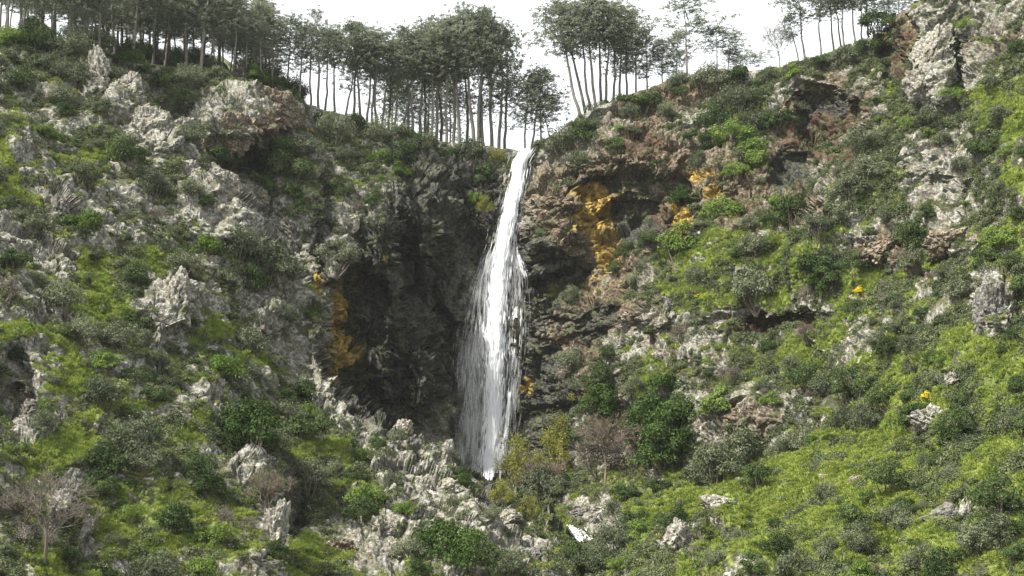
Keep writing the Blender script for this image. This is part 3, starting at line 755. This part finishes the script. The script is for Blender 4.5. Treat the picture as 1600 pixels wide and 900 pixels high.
RIGHT = [(820,108,3,2,'full','dark pine right at the waterfall lip'),(829,103,4,6,'full','slanting pine crossing behind the waterfall lip'),(846,118,8,-3,'open','low dark pine just right of the waterfall lip'),
 (862,150,10,-14,'open','small pine tipping left over the waterfall lip'),(909,0,2,-9,'tall','leaning pale-trunked pine at the cliff edge right of the fall, foremost'),(917,-6,3,-10,'tall','leaning pine close behind the foremost edge pine'),
 (924,14,3,-7,'tall','thin leaning trunk third from the cliff edge'),(931,-8,2,-3,'tall','straight stout pine of the right clump'),(939,-4,4,0,'tall','dark straight pine in the middle of the right clump'),
 (946,4,4,1,'tall','slender pine right of the middle of the right clump'),(958,6,6,0,'tall','pine behind the shrubs of the right clump'),(968,14,7,1,'full','pine with deep crown in the right clump'),
 (980,24,8,0,'full','rounded pine at the right side of the clump'),(994,38,9,0,'full','low broad pine after the right clump'),(1012,44,8,0,'full','dark broad pine left of the lone big pine'),
 (1035,60,10,0,'full','short pine under the left side of the lone big pine'),(1074,-2,3,-3,'open','lone big pine with open crown on the right cliff top'),(1058,50,10,0,'full','short pine behind the lone big pine'),
 (1121,38,4,0,'open','small airy pine right of the lone big pine'),(1136,52,6,4,'open','bent thin pine right of the small airy pine'),(1172,84,4,0,'open','stunted round pine on the right skyline'),
 (1152,80,6,0,'open','stunted pine in the gap of the right skyline'),(1250,20,3,-12,'tall','leaning thin pine beside the pale broadleaf on the right skyline'),(1259,-28,3,-4,'tall','tall pine, first of the right-hand row'),
 (1284,-20,3,-5,'tall','second pine of the right-hand row, leaning left'),(1303,-30,4,-2,'tall','third pine of the right-hand row'),(1315,-25,6,-6,'tall','fourth pine of the right-hand row, thin and leaning'),
 (1320,-45,3,-1,'tall','fifth pine of the right-hand row, stout trunk'),(1337,-40,3,-3,'tall','sixth pine of the right-hand row'),(1348,-30,7,-2,'tall','seventh pine of the right-hand row'),
 (1357,-50,5,-1,'tall','eighth pine of the right-hand row'),(1385,-20,4,0,'full','dark pine beside the red rock at upper right'),(1404,-30,4,0,'full','last pine before the pale pillar at upper right')]
for (u, vt, t, ln, kd, lab) in RIGHT:
    pine(u, vt, t, ln, kd, lab, 'pines on the rim right of the waterfall', 1.7 if kd == 'open' else 1.15)
# the wood on the left hilltop: front trunks, then deeper rows
kk = 0
for row, (t0, n, off) in enumerate(((3, 17, 0), (10, 17, 9), (19, 17, 4), (28, 17, 12), (38, 17, 2))):
    for i in range(n):
        u = 4 + off + i * 25.5 + random.uniform(-7, 7)
        if u > 430: continue
        t = t0 + random.uniform(-1.5, 3)
        vt = np.interp(u, [0, 300, 360, 430], [-90, -50, -5, 15]) + random.uniform(-30, 34) + row * 6
        kk += 1
        ordn = ['front', 'second', 'third', 'fourth', 'rear'][row]
        lab = 'grey-trunked pine in the %s row of the left hilltop wood, %s from the left' % (ordn, word(i + 1))
        pine(u, vt, t, random.uniform(-4, 5), random.choice(['full', 'tall', 'full']) if row < 2 else 'full', lab, 'pines of the left hilltop wood', 1.2)
UNDERS = []
for k in range(39):
    u = random.uniform(-10, 470); t = random.uniform(2, 34) if u < 380 else random.uniform(2, 14)
    UNDERS.append((u, t, random.uniform(1.3, 3.0)))
print('pines', round(time.time() - T0, 1))

# pale broadleaf sapling on the right skyline and the bare trees on the slopes
def bare_tree(u, v, hpx, mat, seed, name, label, stems=1, spread=.42, wide=1.0, levels=6):
    p, n, _ = grid_at(u, v)
    if v < rim(u) + 4: p = back_point(np.float64(u), 2.0)
    H = hpx * p[1] / F
    g = np.random.default_rng(seed)
    o = link(name, None, label=label, cat='tree' if stems < 4 else 'shrub')
    o.location = Vector(p); o.scale = (H * wide, H * wide, H)
    tv, tf = tube(np.array([[0, 0, -.08], [.01, .0, .2], [-.01, .01, .42]]), [.018, .014, .010], 6)
    link('trunk', mesh_np('bare_trunk', tv, tf, mat), o)
    parts = []
    def grow(p, d, l, r, lev):
        e = p + d * l + g.normal(size=3) * l * .08
        parts.append(tube([p, (p + e) / 2 + g.normal(size=3) * l * .05, e], [r, r * .8, r * .6], 3))
        if lev > 0:
            for _ in range(3 if lev > 1 else 4):
                nd = d + g.normal(size=3) * spread; nd[2] += .06; nd /= np.linalg.norm(nd)
                grow(p + (e - p) * g.uniform(.45, 1), nd, l * g.uniform(.62, .86), max(r * .62, .0014), lev - 1)
    for k in range(5):
        a = k * 1.257 + g.random(); d = np.array([math.cos(a) * .55, math.sin(a) * .55, 1]); d /= np.linalg.norm(d)
        grow(np.array([0, 0, .22 + .045 * k]), d, .24, .0065, levels - 1)
    link('branches', mesh_np('bare_branches', *join(parts), mat), o)
    return o
bare_tree(70, 880, 150, M['twig'], 11, 'bare_tree', 'bare grey many-twigged tree at the bottom left corner', wide=1.25)
bare_tree(417, 805, 96, M['redtwig'], 12, 'bare_tree', 'slim leafless reddish sapling standing in the gully', spread=.36, wide=.85)
bare_tree(955, 765, 110, M['redtwig'], 13, 'bare_tree', 'leafless brownish tree in front of the dark ivy right of the fall', wide=1.3)
bare_tree(930, 770, 80, M['twig'], 14, 'bare_tree', 'low bare tangle left of the leafless brownish tree', wide=1.2)
bare_tree(1218, 106, 74, M['twig'], 15, 'bare_tree', 'pale round-crowned broadleaf tree alone on the right skyline', wide=.95, spread=.36)
bare_tree(482, 765, 60, M['twig'], 16, 'bare_tree', 'small grey bare tree right of the gully sapling', wide=1.1)
bare_tree(800, 770, 62, M['twig'], 17, 'bare_tree', 'thin bare alder at the right of the fall foot', wide=1.3)
bare_tree(845, 790, 70, M['redtwig'], 18, 'bare_tree', 'brown bare thicket tree between the fall foot and the stream', wide=1.4)

# ------------------------------------------------------------------ shrubs
SV = {
 'heath': [shrub_mesh('heath_shrub', M['heath'], 20 + i, 3400, .034, 17, .85, upright=.2, fuzz=.3) for i in range(5)],
 'dark': [shrub_mesh('evergreen_shrub', M['dark'], 40 + i, 3200, .038, 15, .9) for i in range(5)],
 'bright': [shrub_mesh('green_shrub', M['bright'], 60 + i, 2800, .042, 14, .75) for i in range(4)],
 'ivy': [shrub_mesh('ivy_bush', M['ivy'], 80 + i, 4200, .034, 22, 1.1) for i in range(3)],
 'willow': [shrub_mesh('willow_bush', M['willow'], 90 + i, 2600, .032, 18, 1.3, upright=.4, fuzz=.4) for i in range(3)],
 'gorse': [shrub_mesh('gorse', M['bright'], 100 + i, 2200, .04, 11, .7, flower=.75) for i in range(2)],
 'twiggy': [shrub_mesh('twiggy_shrub', M['twig'], 110 + i, 2600, .026, 16, .9, upright=.4, fuzz=.45) for i in range(3)],
}
NAME = dict(heath='heath_shrub', dark='evergreen_shrub', bright='leafy_shrub', ivy='ivy_bush', willow='willow_bush', gorse='gorse_bush', twiggy='dry_shrub')
DESC = dict(heath='grey-green heath shrub', dark='dark evergreen shrub', bright='fresh green leafy shrub', ivy='dark ivy-covered bush', willow='yellow-green willow bush', gorse='yellow-flowered gorse', twiggy='dry brown shrub')
GRP = dict(heath='heath shrubs on the slopes', dark='evergreen shrubs on the slopes', bright='leafy green shrubs on the slopes', ivy='ivy bushes by the fall', willow='willows below the fall', gorse='gorse in flower', twiggy='dry shrubs on the slopes')
placed = []
def shrub(u, v, w, kind, label=None, tall=1.0):
    """w = width in photo pixels; v = its middle"""
    rm = float(rim(u))
    if v + w * .25 < rm + 3: p = back_point(np.float64(u), 1.2)
    else: p, n, _ = grid_at(u, v + w * .28)
    s = p[1] / F
    r = w * s * (.74 if w > 45 else .64)
    lab = label or uniq(('large ' if w > 55 else 'small ' if w < 24 else '') + DESC[kind], u, v)
    o = link(NAME[kind], random.choice(SV[kind]), label=lab, cat='shrub', group=GRP[kind])
    USED.add(lab)
    o.location = Vector(p) + Vector((0, .12 * r, .02 * r))
    o.scale = (r, r, r * tall * random.uniform(1.0, 1.35))
    o.rotation_euler = (random.uniform(-.1, .1), random.uniform(-.1, .1), random.uniform(0, 6.28))
    placed.append((u, v, w))
HAND = [(1438,614,28,'gorse'),(404,314,18,'gorse'),(485,205,14,'gorse'),(448,250,14,'gorse'),(1350,458,22,'gorse'),(1092,462,14,'gorse'),
 (80,110,60,'heath'),(110,90,60,'heath'),(60,75,60,'dark'),(20,60,60,'bright'),(120,130,50,'heath'),(105,180,40,'dark'),(30,130,50,'dark'),(205,95,40,'bright'),(180,90,30,'dark'),(225,105,30,'bright'),
 (260,130,50,'dark'),(300,125,50,'heath'),(280,160,50,'dark'),(340,120,40,'heath'),(395,115,44,'bright'),(420,130,40,'dark'),(265,170,40,'heath'),(450,150,34,'dark'),(480,170,36,'heath'),
 (420,250,60,'dark'),(450,270,60,'dark'),(480,240,50,'heath'),(440,230,50,'bright'),(520,210,60,'heath'),(560,200,50,'dark'),(600,215,60,'heath'),(640,215,46,'dark'),(540,240,44,'heath'),(590,245,44,'bright'),
 (625,255,50,'dark'),(660,225,46,'heath'),(530,300,50,'dark'),(590,320,40,'dark'),(620,270,40,'bright'),(700,235,40,'dark'),(740,240,50,'heath'),(770,240,44,'willow'),(755,275,46,'dark'),(745,310,40,'bright'),(760,330,30,'willow'),
 (460,310,40,'dark'),(415,290,44,'bright'),(390,285,30,'dark'),(410,400,80,'heath'),(440,430,70,'heath'),(370,390,60,'heath'),(400,440,60,'dark'),(345,430,50,'heath'),(300,300,46,'heath'),(320,310,36,'dark'),
 (215,430,46,'dark'),(230,520,40,'heath'),(190,525,56,'heath'),(215,580,44,'dark'),(250,560,40,'heath'),(100,470,60,'heath'),(130,520,56,'heath'),(20,415,50,'dark'),(60,440,40,'heath'),(150,390,26,'dark'),
 (400,680,80,'ivy'),(370,660,60,'dark'),(430,690,50,'heath'),(490,665,70,'dark'),(460,640,50,'heath'),(200,690,90,'heath'),(170,730,70,'dark'),(220,730,60,'heath'),(160,610,60,'heath'),(240,620,50,'dark'),
 (300,740,60,'dark'),(280,820,60,'dark'),(330,830,50,'bright'),(250,890,70,'heath'),(220,885,50,'heath'),(200,790,40,'bright'),(380,650,50,'heath'),(590,690,34,'dark'),(570,700,30,'bright'),(620,690,30,'heath'),
 (570,770,60,'bright'),(560,790,50,'dark'),(615,745,36,'heath'),(635,785,36,'bright'),(520,735,40,'heath'),(470,780,44,'heath'),(720,730,44,'dark'),(735,745,36,'ivy'),(700,850,80,'ivy'),(735,870,80,'ivy'),
 (760,810,36,'heath'),(640,850,50,'heath'),(660,880,44,'dark'),(680,830,40,'bright'),(790,770,44,'willow'),(815,760,60,'willow'),(870,700,60,'willow'),(865,740,60,'willow'),(850,780,60,'heath'),(880,780,44,'heath'),(830,790,40,'willow'),
 (930,640,56,'ivy'),(915,700,50,'ivy'),(940,600,50,'dark'),(900,570,56,'heath'),(885,620,50,'willow'),(1040,640,70,'ivy'),(1020,680,80,'ivy'),(1060,700,90,'ivy'),(1070,660,60,'ivy'),(1000,650,50,'dark'),(1040,720,80,'ivy'),
 (1120,735,80,'heath'),(1160,715,70,'heath'),(1090,745,50,'heath'),(980,775,50,'dark'),(1030,765,44,'dark'),(985,800,44,'dark'),(1000,830,50,'bright'),(960,800,36,'heath'),(960,850,60,'heath'),(930,880,60,'heath'),(970,880,40,'bright'),
 (1190,755,50,'dark'),(1195,735,36,'bright'),(1235,690,50,'heath'),(1210,700,40,'heath'),(1230,650,40,'heath'),(1350,655,50,'heath'),(1320,660,46,'heath'),(1330,610,60,'dark'),(1390,620,50,'dark'),(1415,618,40,'dark'),
 (1475,560,34,'bright'),(1450,560,30,'dark'),(1490,625,34,'dark'),(1500,680,60,'dark'),(1520,670,40,'heath'),(1460,720,40,'dark'),(1440,715,36,'heath'),(1570,550,24,'dark'),(1590,530,40,'dark'),(1580,600,44,'dark'),(1585,655,50,'heath'),
 (1395,760,54,'dark'),(1400,785,44,'dark'),(1355,780,30,'dark'),(1310,780,18,'dark'),(1350,830,60,'dark'),(1340,850,50,'heath'),(1395,820,50,'heath'),(1335,885,60,'bright'),(1240,880,60,'heath'),(1220,860,50,'dark'),(1210,820,30,'dark'),
 (1290,860,44,'heath'),(1440,870,60,'heath'),(1480,880,60,'dark'),(1530,860,60,'heath'),(1570,800,70,'dark'),(1560,840,60,'heath'),(1590,870,50,'dark'),(1420,800,30,'dark'),(1150,840,40,'heath'),(1120,880,44,'heath'),(1180,890,44,'dark'),
 (1340,300,60,'heath'),(1360,280,50,'heath'),(1330,340,50,'heath'),(1310,330,40,'dark'),(1290,360,60,'heath'),(1240,340,60,'dark'),(1280,420,60,'dark'),(1310,450,50,'dark'),(1340,420,50,'dark'),(1290,450,50,'ivy'),(1230,410,30,'dark'),
 (1000,155,60,'dark'),(960,155,50,'dark'),(1030,150,40,'bright'),(985,175,40,'heath'),(1060,125,40,'heath'),(1110,125,60,'heath'),(1160,120,50,'dark'),(1200,120,40,'heath'),(1240,115,40,'bright'),(1280,100,40,'dark'),(1320,90,50,'heath'),
 (1360,75,40,'dark'),(1380,40,60,'dark'),(1400,60,40,'heath'),(1150,175,56,'heath'),(1180,190,60,'heath'),(1170,225,60,'bright'),(1140,210,50,'bright'),(1120,190,50,'dark'),(1190,240,50,'bright'),(1100,220,46,'dark'),(1090,250,40,'heath'),
 (1220,190,50,'dark'),(1250,160,40,'heath'),(1180,160,40,'dark'),(880,225,50,'heath'),(910,215,50,'dark'),(900,250,40,'heath'),(960,230,40,'dark'),(970,260,36,'heath'),(1010,380,44,'dark'),(980,395,40,'dark'),(1060,305,44,'ivy'),(1080,300,40,'dark'),
 (1010,420,36,'heath'),(1000,440,36,'heath'),(960,420,30,'dark'),(890,460,40,'heath'),(860,460,30,'willow'),(1150,400,30,'dark'),(1170,350,40,'heath'),(1220,320,44,'bright'),(1260,590,60,'dark'),(1290,600,50,'heath'),(1240,570,40,'heath'),
 (1200,540,36,'dark'),(1390,550,44,'dark'),(1380,540,40,'heath'),(1420,540,44,'heath'),(1410,480,40,'heath'),(1340,490,36,'dark'),(1500,250,44,'heath'),(1530,230,50,'dark'),(1500,130,30,'bright'),(1510,35,36,'bright'),(1590,330,36,'dark'),
 (1470,220,36,'heath'),(1430,200,36,'bright'),(1560,300,40,'heath'),(1480,430,40,'heath'),(1585,420,40,'dark'),(1590,70,36,'dark'),(1440,330,40,'dark'),(1390,340,36,'heath'),(900,600,44,'heath'),(950,560,44,'dark'),(1000,610,44,'heath'),
 (30,790,70,'twiggy'),(60,830,60,'twiggy'),(120,790,60,'twiggy'),(820,720,40,'twiggy'),(950,740,60,'twiggy'),(985,730,50,'twiggy'),(1000,700,40,'twiggy'),(1070,520,40,'twiggy'),(1270,520,40,'twiggy'),(440,760,40,'twiggy'),(20,620,60,'twiggy'),(1140,590,40,'twiggy'),(370,100,40,'twiggy'),(250,330,40,'twiggy')]
for h in HAND: shrub(*h)
for k, (u, t, r) in enumerate(sorted(UNDERS)):               # undergrowth between the pines
    o = link('undergrowth_shrub', random.choice(SV[random.choice(['heath', 'dark', 'heath'])]), label='shaded undergrowth shrub among the upper left pine trunks, %s from the left' % word(k + 1),
             cat='shrub', group='undergrowth of the left hilltop wood')
    o.location = Vector(back_point(np.float64(u), t)); o.scale = (r, r, r * 1.2); o.rotation_euler = (0, 0, random.uniform(0, 6.28))
# smaller shrubs between them
tries = 0
while len(placed) < len(HAND) + 260 and tries < 9000:
    tries += 1
    u, v = random.uniform(-20, 1620), random.uniform(60, 900)
    if v < rim(u) + 8: continue
    p, n, (r, c) = grid_at(u, v)
    if WET_DARK[r, c] > .35 or ORANGE[r, c] > .1 or RED[r, c] > .5: continue
    if PALE[r, c] > .5 and random.random() < .85: continue
    if GRASS[r, c] > .6 and random.random() < .6: continue
    if 835 < u < 1000 and 240 < v < 560: continue
    w = random.choice([14, 17, 20, 26, 34, 44, 56]) * random.uniform(.85, 1.2)
    if any(abs(u - a) < (w + b_) * .24 and abs(v - b) < (w + b_) * .24 for a, b, b_ in placed): continue
    shrub(u, v, w, random.choices(['heath', 'dark', 'bright', 'twiggy'], [.42, .34, .16, .08])[0])
print('shrubs', len(placed), round(time.time() - T0, 1))

# ------------------------------------------------------------------ ground cover nobody could count: turf, low scrub, moss and fern
def tuft_mesh(name, mat, seed, blades=16, h=1.0, w=.07, spread=.5):
    g = np.random.default_rng(seed)
    a = g.uniform(0, 6.28, blades); r0 = g.uniform(0, .35, blades)
    base = np.stack([np.cos(a) * r0, np.sin(a) * r0, np.full(blades, -.15)], 1)
    out = np.stack([np.cos(a), np.sin(a), 0 * a], 1) * g.uniform(.2, 1, blades)[:, None] * spread
    hh = h * g.uniform(.55, 1.1, blades)
    side = np.stack([-np.sin(a), np.cos(a), 0 * a], 1) * w
    mid = base + out * .4 + np.outer(hh * .62, [0, 0, 1]); tip = base + out + np.outer(hh, [0, 0, 1])
    v = np.stack([base - side, base + side, mid + side * .8, tip, mid - side * .8], 1)
    f = np.concatenate([np.arange(blades * 5).reshape(-1, 5)])
    return mesh_np(name, v.reshape(-1, 3), f, mat)
def clump_mesh(name, mat, seed, n=110, leaf=.13):
    g = np.random.default_rng(seed)
    d = unit(n, g); d[:, 2] = np.abs(d[:, 2])
    C = d * g.uniform(.45, 1, n)[:, None] * np.array([.9, .9, .8])
    Nn = d + unit(n, g) * .8; Nn /= np.linalg.norm(Nn, axis=1, keepdims=True)
    v, f = leaf_quads(C, Nn, leaf * g.uniform(.6, 1.5, n), leaf * .6, g)
    return mesh_np(name, v, f, mat)
def scatter(name, label, meshes, weight, count, smin, smax, seed, cat):
    g = np.random.default_rng(seed)
    area = np.linalg.norm(np.cross(np.gradient(PD, axis=1), np.gradient(PD, axis=0)), axis=-1)
    wgt = (weight * np.minimum(area, .12)).ravel(); wgt /= wgt.sum()
    pick = g.choice(wgt.size, count, p=wgt)
    pos = PD.reshape(-1, 3)[pick] + g.normal(size=(count, 3)) * .05
    me = bpy.data.meshes.new(name)
    me.vertices.add(count); me.vertices.foreach_set('co', pos.astype(np.float32).ravel())
    dist = pos[:, 1] / 110
    sc = g.uniform(smin, smax, count) * dist ** .35
    nn = NS.reshape(-1, 3)[pick] * .45 + np.array([0, 0, .55]); nn /= np.linalg.norm(nn, axis=1, keepdims=True)
    rot = np.stack([-np.arctan2(nn[:, 1], nn[:, 2]), np.arcsin(np.clip(nn[:, 0], -1, 1)), g.uniform(0, 6.28, count)], 1)
    for nm, typ, data, key in (('scl', 'FLOAT', sc, 'value'), ('rot', 'FLOAT_VECTOR', rot, 'vector')):
        a = me.attributes.new(nm, typ, 'POINT'); a.data.foreach_set(key, data.astype(np.float32).ravel())
    a = me.attributes.new('pick', 'INT', 'POINT'); a.data.foreach_set('value', g.integers(0, len(meshes), count).astype(np.int32))
    o = link(name, me, label=label, cat=cat, kind='stuff')
    src = bpy.data.collections.new(name + '_forms')
    for i, mm in enumerate(meshes): src.objects.link(bpy.data.objects.new(name + '_form', mm))
    ng = bpy.data.node_groups.new(name, 'GeometryNodeTree')
    ng.interface.new_socket('Geometry', in_out='INPUT', socket_type='NodeSocketGeometry')
    ng.interface.new_socket('Geometry', in_out='OUTPUT', socket_type='NodeSocketGeometry')
    gi, go = ng.nodes.new('NodeGroupInput'), ng.nodes.new('NodeGroupOutput')
    ins = ng.nodes.new('GeometryNodeInstanceOnPoints'); ci = ng.nodes.new('GeometryNodeCollectionInfo')
    ci.inputs[0].default_value = src; ci.inputs[1].default_value = True; ci.inputs[2].default_value = True
    def attr(nm, typ):
        n = ng.nodes.new('GeometryNodeInputNamedAttribute'); n.data_type = typ; n.inputs[0].default_value = nm
        return [s for s in n.outputs if s.enabled][0]
    ng.links.new(gi.outputs[0], ins.inputs['Points']); ng.links.new(ci.outputs[0], ins.inputs['Instance'])
    ins.inputs['Pick Instance'].default_value = True
    ng.links.new(attr('pick', 'INT'), ins.inputs['Instance Index'])
    e2r = ng.nodes.new('FunctionNodeEulerToRotation')
    ng.links.new(attr('rot', 'FLOAT_VECTOR'), e2r.inputs[0]); ng.links.new(e2r.outputs[0], ins.inputs['Rotation'])
    ng.links.new(attr('scl', 'FLOAT'), ins.inputs['Scale'])
    ng.links.new(ins.outputs[0], go.inputs[0])
    md = o.modifiers.new('cover', 'NODES'); md.node_group = ng
    return o
vegw = np.clip(1 - 1.25 * m_rock, 0, 1)
scatter('turf', 'short bright green grass covering the open slopes', [tuft_mesh('grass_tuft', M['grass'], i, 18, .8, .07, .7) for i in range(5)],
        np.clip(m_grass - .25, 0, 1) * (vegw + .12), 110000, .20, .46, 1, 'grass')
scatter('low_scrub', 'low dark heather and scrub covering the slopes between rocks', [clump_mesh('scrub_clump', M['scrub'], i) for i in range(5)],
        np.clip(.42 - m_grass * .55 + 1.3 * fbm(P, 3.4, 3, 88), 0.01, 1) * (vegw ** 1.5 + .02) * (1 - .85 * WET_DARK) * (1 - ORANGE) * (1 - .5 * PALE), 40000, .25, .75, 2, 'scrub')
scatter('moss_and_fern', 'bright moss cushions and ferns on ledges and rock edges', [clump_mesh('moss_clump', M['moss'], 50 + i, 70, .15) for i in range(4)],
        np.clip(m_grass + .15 + .6 * fbm(P, 2.5, 3, 89), 0, 1) * np.clip(flat, .1, 1) * (vegw + .08) * (1 - .85 * WET_DARK) * (1 - ORANGE), 36000, .16, .42, 3, 'moss')
print('cover', round(time.time() - T0, 1))

# ------------------------------------------------------------------ the waterfall
def flecks(name, path_u, width_px, v0, v1, n, wid, lenpx, seed, mat, parent, fwd=.8, bias=1.8, gap=0.):
    """falling water as many short torn flecks round a centre line (photo pixels give the direction, the cliff the distance)"""
    g = np.random.default_rng(seed)
    m = int(n * 2.2)
    va = g.uniform(v0, v1, m); q = np.clip(g.normal(size=m) / bias, -1.7, 1.7)
    un = path_u(va) + q * width_px(va)
    keep = fbm(np.stack([q * 5, va / 34, 0 * va + seed], -1), 1, 3, 7 + seed) + .25 * g.random(m) > gap - .25 * np.exp(-(q * 2.2) ** 2)
    va, q = va[keep][:n], q[keep][:n]
    k = len(va)
    ln = g.uniform(*lenpx, k)
    t = np.array([0, .35, .7, 1.0])
    vv = np.minimum(va[:, None] + ln[:, None] * t, (v1 + g.normal(size=k) * 5 - 7 * np.abs(q))[:, None])
    uu = path_u(vv) + (q[:, None] + .02 * np.cumsum(g.normal(size=(k, 4)), 1)) * width_px(vv)
    dd = samp(BOWL, uu, vv) - fwd - (g.random(k) * 1.3)[:, None]
    pts = at(uu, vv, dd)
    w = (wid * g.uniform(.4, 1.7, k))[:, None] * np.array([.25, 1, .85, .15])
    a = g.uniform(-.8, .8, k)[:, None]
    off = np.stack([w * np.cos(a), w * np.sin(a), 0 * w], -1) * .5
    vtx = np.stack([pts - off, pts + off], 2).reshape(-1, 3)
    b = np.arange(k)[:, None] * 8 + np.arange(3) * 2
    f = np.stack([b, b + 1, b + 3, b + 2], -1).reshape(-1, 4)
    return link(name, mesh_np(name, vtx, f, mat), parent)
fall = link('waterfall', None, label='tall white waterfall plunging over the dark cliff in the centre', cat='waterfall')
mainu = lambda v: np.interp(v, [228, 250, 300, 360, 430, 520, 600, 680, 745], [826, 813, 804, 792, 780, 774, 773, 771, 764])
mainw = lambda v: np.interp(v, [228, 245, 300, 360, 430, 520, 620, 745], [11, 9, 10, 12, 15, 16, 13.5, 11.5])
flecks('main_stream', mainu, mainw, 230, 738, 8500, .085, (5, 22), 1, M['water'], fall, .9, 2.1, -.25)
flecks('bright_core', mainu, lambda v: mainw(v) * .55, 232, 748, 4500, .075, (5, 20), 9, M['water'], fall, 1.6, 1.7, -.1)
flecks('outer_stream', mainu, lambda v: mainw(v) * 1.4, 234, 742, 3000, .035, (4, 18), 2, M['veil'], fall, .6, 1.6, .02)
flecks('spray_veil', lambda v: np.interp(v, [380, 450, 560, 740], [770, 756, 746, 741]), lambda v: np.interp(v, [385, 480, 600, 742], [8, 20, 26, 30]), 390, 742, 3600, .018, (8, 30), 3, M['veil'], fall, .9, 1.6, .0)
flecks('right_veil', lambda v: np.interp(v, [370, 430, 520, 740], [802, 809, 808, 788]), lambda v: np.interp(v, [375, 480, 600, 735], [5, 12, 13, 10]), 375, 735, 2000, .018, (6, 26), 4, M['veil'], fall, .7, 1.5, .02)
flecks('side_trickle', lambda v: np.interp(v, [385, 410, 430], [808, 813, 820]), lambda v: np.interp(v, [385, 430], [2, 8]), 385, 430, 420, .05, (4, 12), 5, M['water'], fall, .7)
flecks('side_trickle', lambda v: np.interp(v, [475, 520, 560], [808, 806, 803]), lambda v: np.interp(v, [475, 560], [6, 8]), 478, 556, 600, .04, (4, 14), 6, M['water'], fall, .7, 1.6, .1)
flecks('side_trickle', lambda v: np.interp(v, [600, 680, 690, 740], [798, 790, 785, 781]), lambda v: 2.2 + 0 * v, 610, 740, 700, .05, (5, 18), 7, M['water'], fall, .8, 1.6, .05)
def mist_ball(c, rad, density):
    a, b = np.meshgrid(np.linspace(0, 2*np.pi, 24, endpoint=False), np.linspace(-np.pi/2, np.pi/2, 13))
    d = np.stack([np.cos(a)*np.cos(b), np.sin(a)*np.cos(b), np.sin(b)], -1)
    i = np.arange(a.size).reshape(a.shape); j = np.roll(i, -1, 1)
    f = np.stack([i[:-1], j[:-1], j[1:], i[1:]], -1).reshape(-1, 4)
    m, t = new_mat('spray_mist'); g = NT(t)
    pv = g.n('ShaderNodeVolumePrincipled'); pv.inputs['Color'].default_value = (.95, .96, .97, 1); pv.inputs['Density'].default_value = density
    g.l(pv.outputs[0], g.n('ShaderNodeOutputMaterial').inputs['Volume'])
    link('spray_mist', mesh_np('spray_mist', d * np.array(rad) + np.array(c), f, m), fall)
mb = at(np.float64(750), np.float64(700), 160.0)
mist_ball(mb, (4.6, 2.5, 4.8), .014)
mist_ball(mb + np.array([-.6, .8, 6.5]), (3.2, 2.0, 9.5), .012)
# the little cascade of the stream below
casc = link('stream_cascade', None, label='short white cascade of the stream between stones below the fall', cat='stream')
pc, _, _ = grid_at(900, 838)
def cascade():
    g = np.random.default_rng(5)
    V_, F_, k = [], [], 0
    way = np.array([at(np.float64(u), np.float64(v), float(pc[1]) - d) for u, v, d in ((882, 822, 1.2), (892, 830, 2.0), (902, 836, 2.6), (908, 846, 3.0), (922, 852, 4.0), (930, 862, 4.4))])
    tt = np.linspace(0, 1, len(way))
    for _ in range(520):
        s0 = g.random() ** .9; s1 = min(1.0, s0 + g.uniform(.03, .12)); q = g.normal() * (.20 + .30 * math.sin(s0 * 3.1))
        t = np.linspace(s0, s1, 4)
        pts = np.stack([np.interp(t, tt, way[:, c]) for c in range(3)], 1) + np.array([.75, -.35, .5]) * q + g.normal(size=3) * .05
        w = np.array([.01, .045, .04, .01]) * g.uniform(.5, 1.6)
        off = np.stack([w * .8, -w * .2, w * .4], 1)
        V_.append(np.stack([pts - off, pts + off], 1).reshape(-1, 3)); i = np.arange(3) * 2 + k
        F_.append(np.stack([i, i + 1, i + 3, i + 2], 1)); k += 8
    return np.concatenate(V_), np.concatenate(F_)
cv_, cf_ = cascade()
link('white_water', mesh_np('white_water', cv_, cf_, M['water']), casc)

# ------------------------------------------------------------------ moist air
def haze(density):
    x0, x1, y0, y1, z0, z1 = float(ALL[..., 0].min()) - 5, float(ALL[..., 0].max()) + 5, -15, float(ALL[..., 1].max()) + 8, float(ALL[..., 2].min()) - 1.5, float(ALL[..., 2].max()) + 24
    v = np.array([[x, y, z] for x in (x0, x1) for y in (y0, y1) for z in (z0, z1)])
    f = np.array([[0, 1, 3, 2], [4, 6, 7, 5], [0, 4, 5, 1], [2, 3, 7, 6], [0, 2, 6, 4], [1, 5, 7, 3]])
    m, t = new_mat('moist_air'); g = NT(t)
    pv = g.n('ShaderNodeVolumePrincipled'); pv.inputs['Color'].default_value = (.93, .95, .96, 1); pv.inputs['Density'].default_value = density
    pv.inputs['Anisotropy'].default_value = .2
    o = g.n('ShaderNodeOutputMaterial'); g.l(pv.outputs[0], o.inputs['Volume'])
    link('haze', mesh_np('haze', v, f, m), label='thin pale mist filling the gorge', kind='stuff')
HAZE = 0.00007
if HAZE: haze(HAZE)
print('done', round(time.time() - T0, 1), 'tris', sum(len(m.polygons) * 2 for m in bpy.data.meshes))
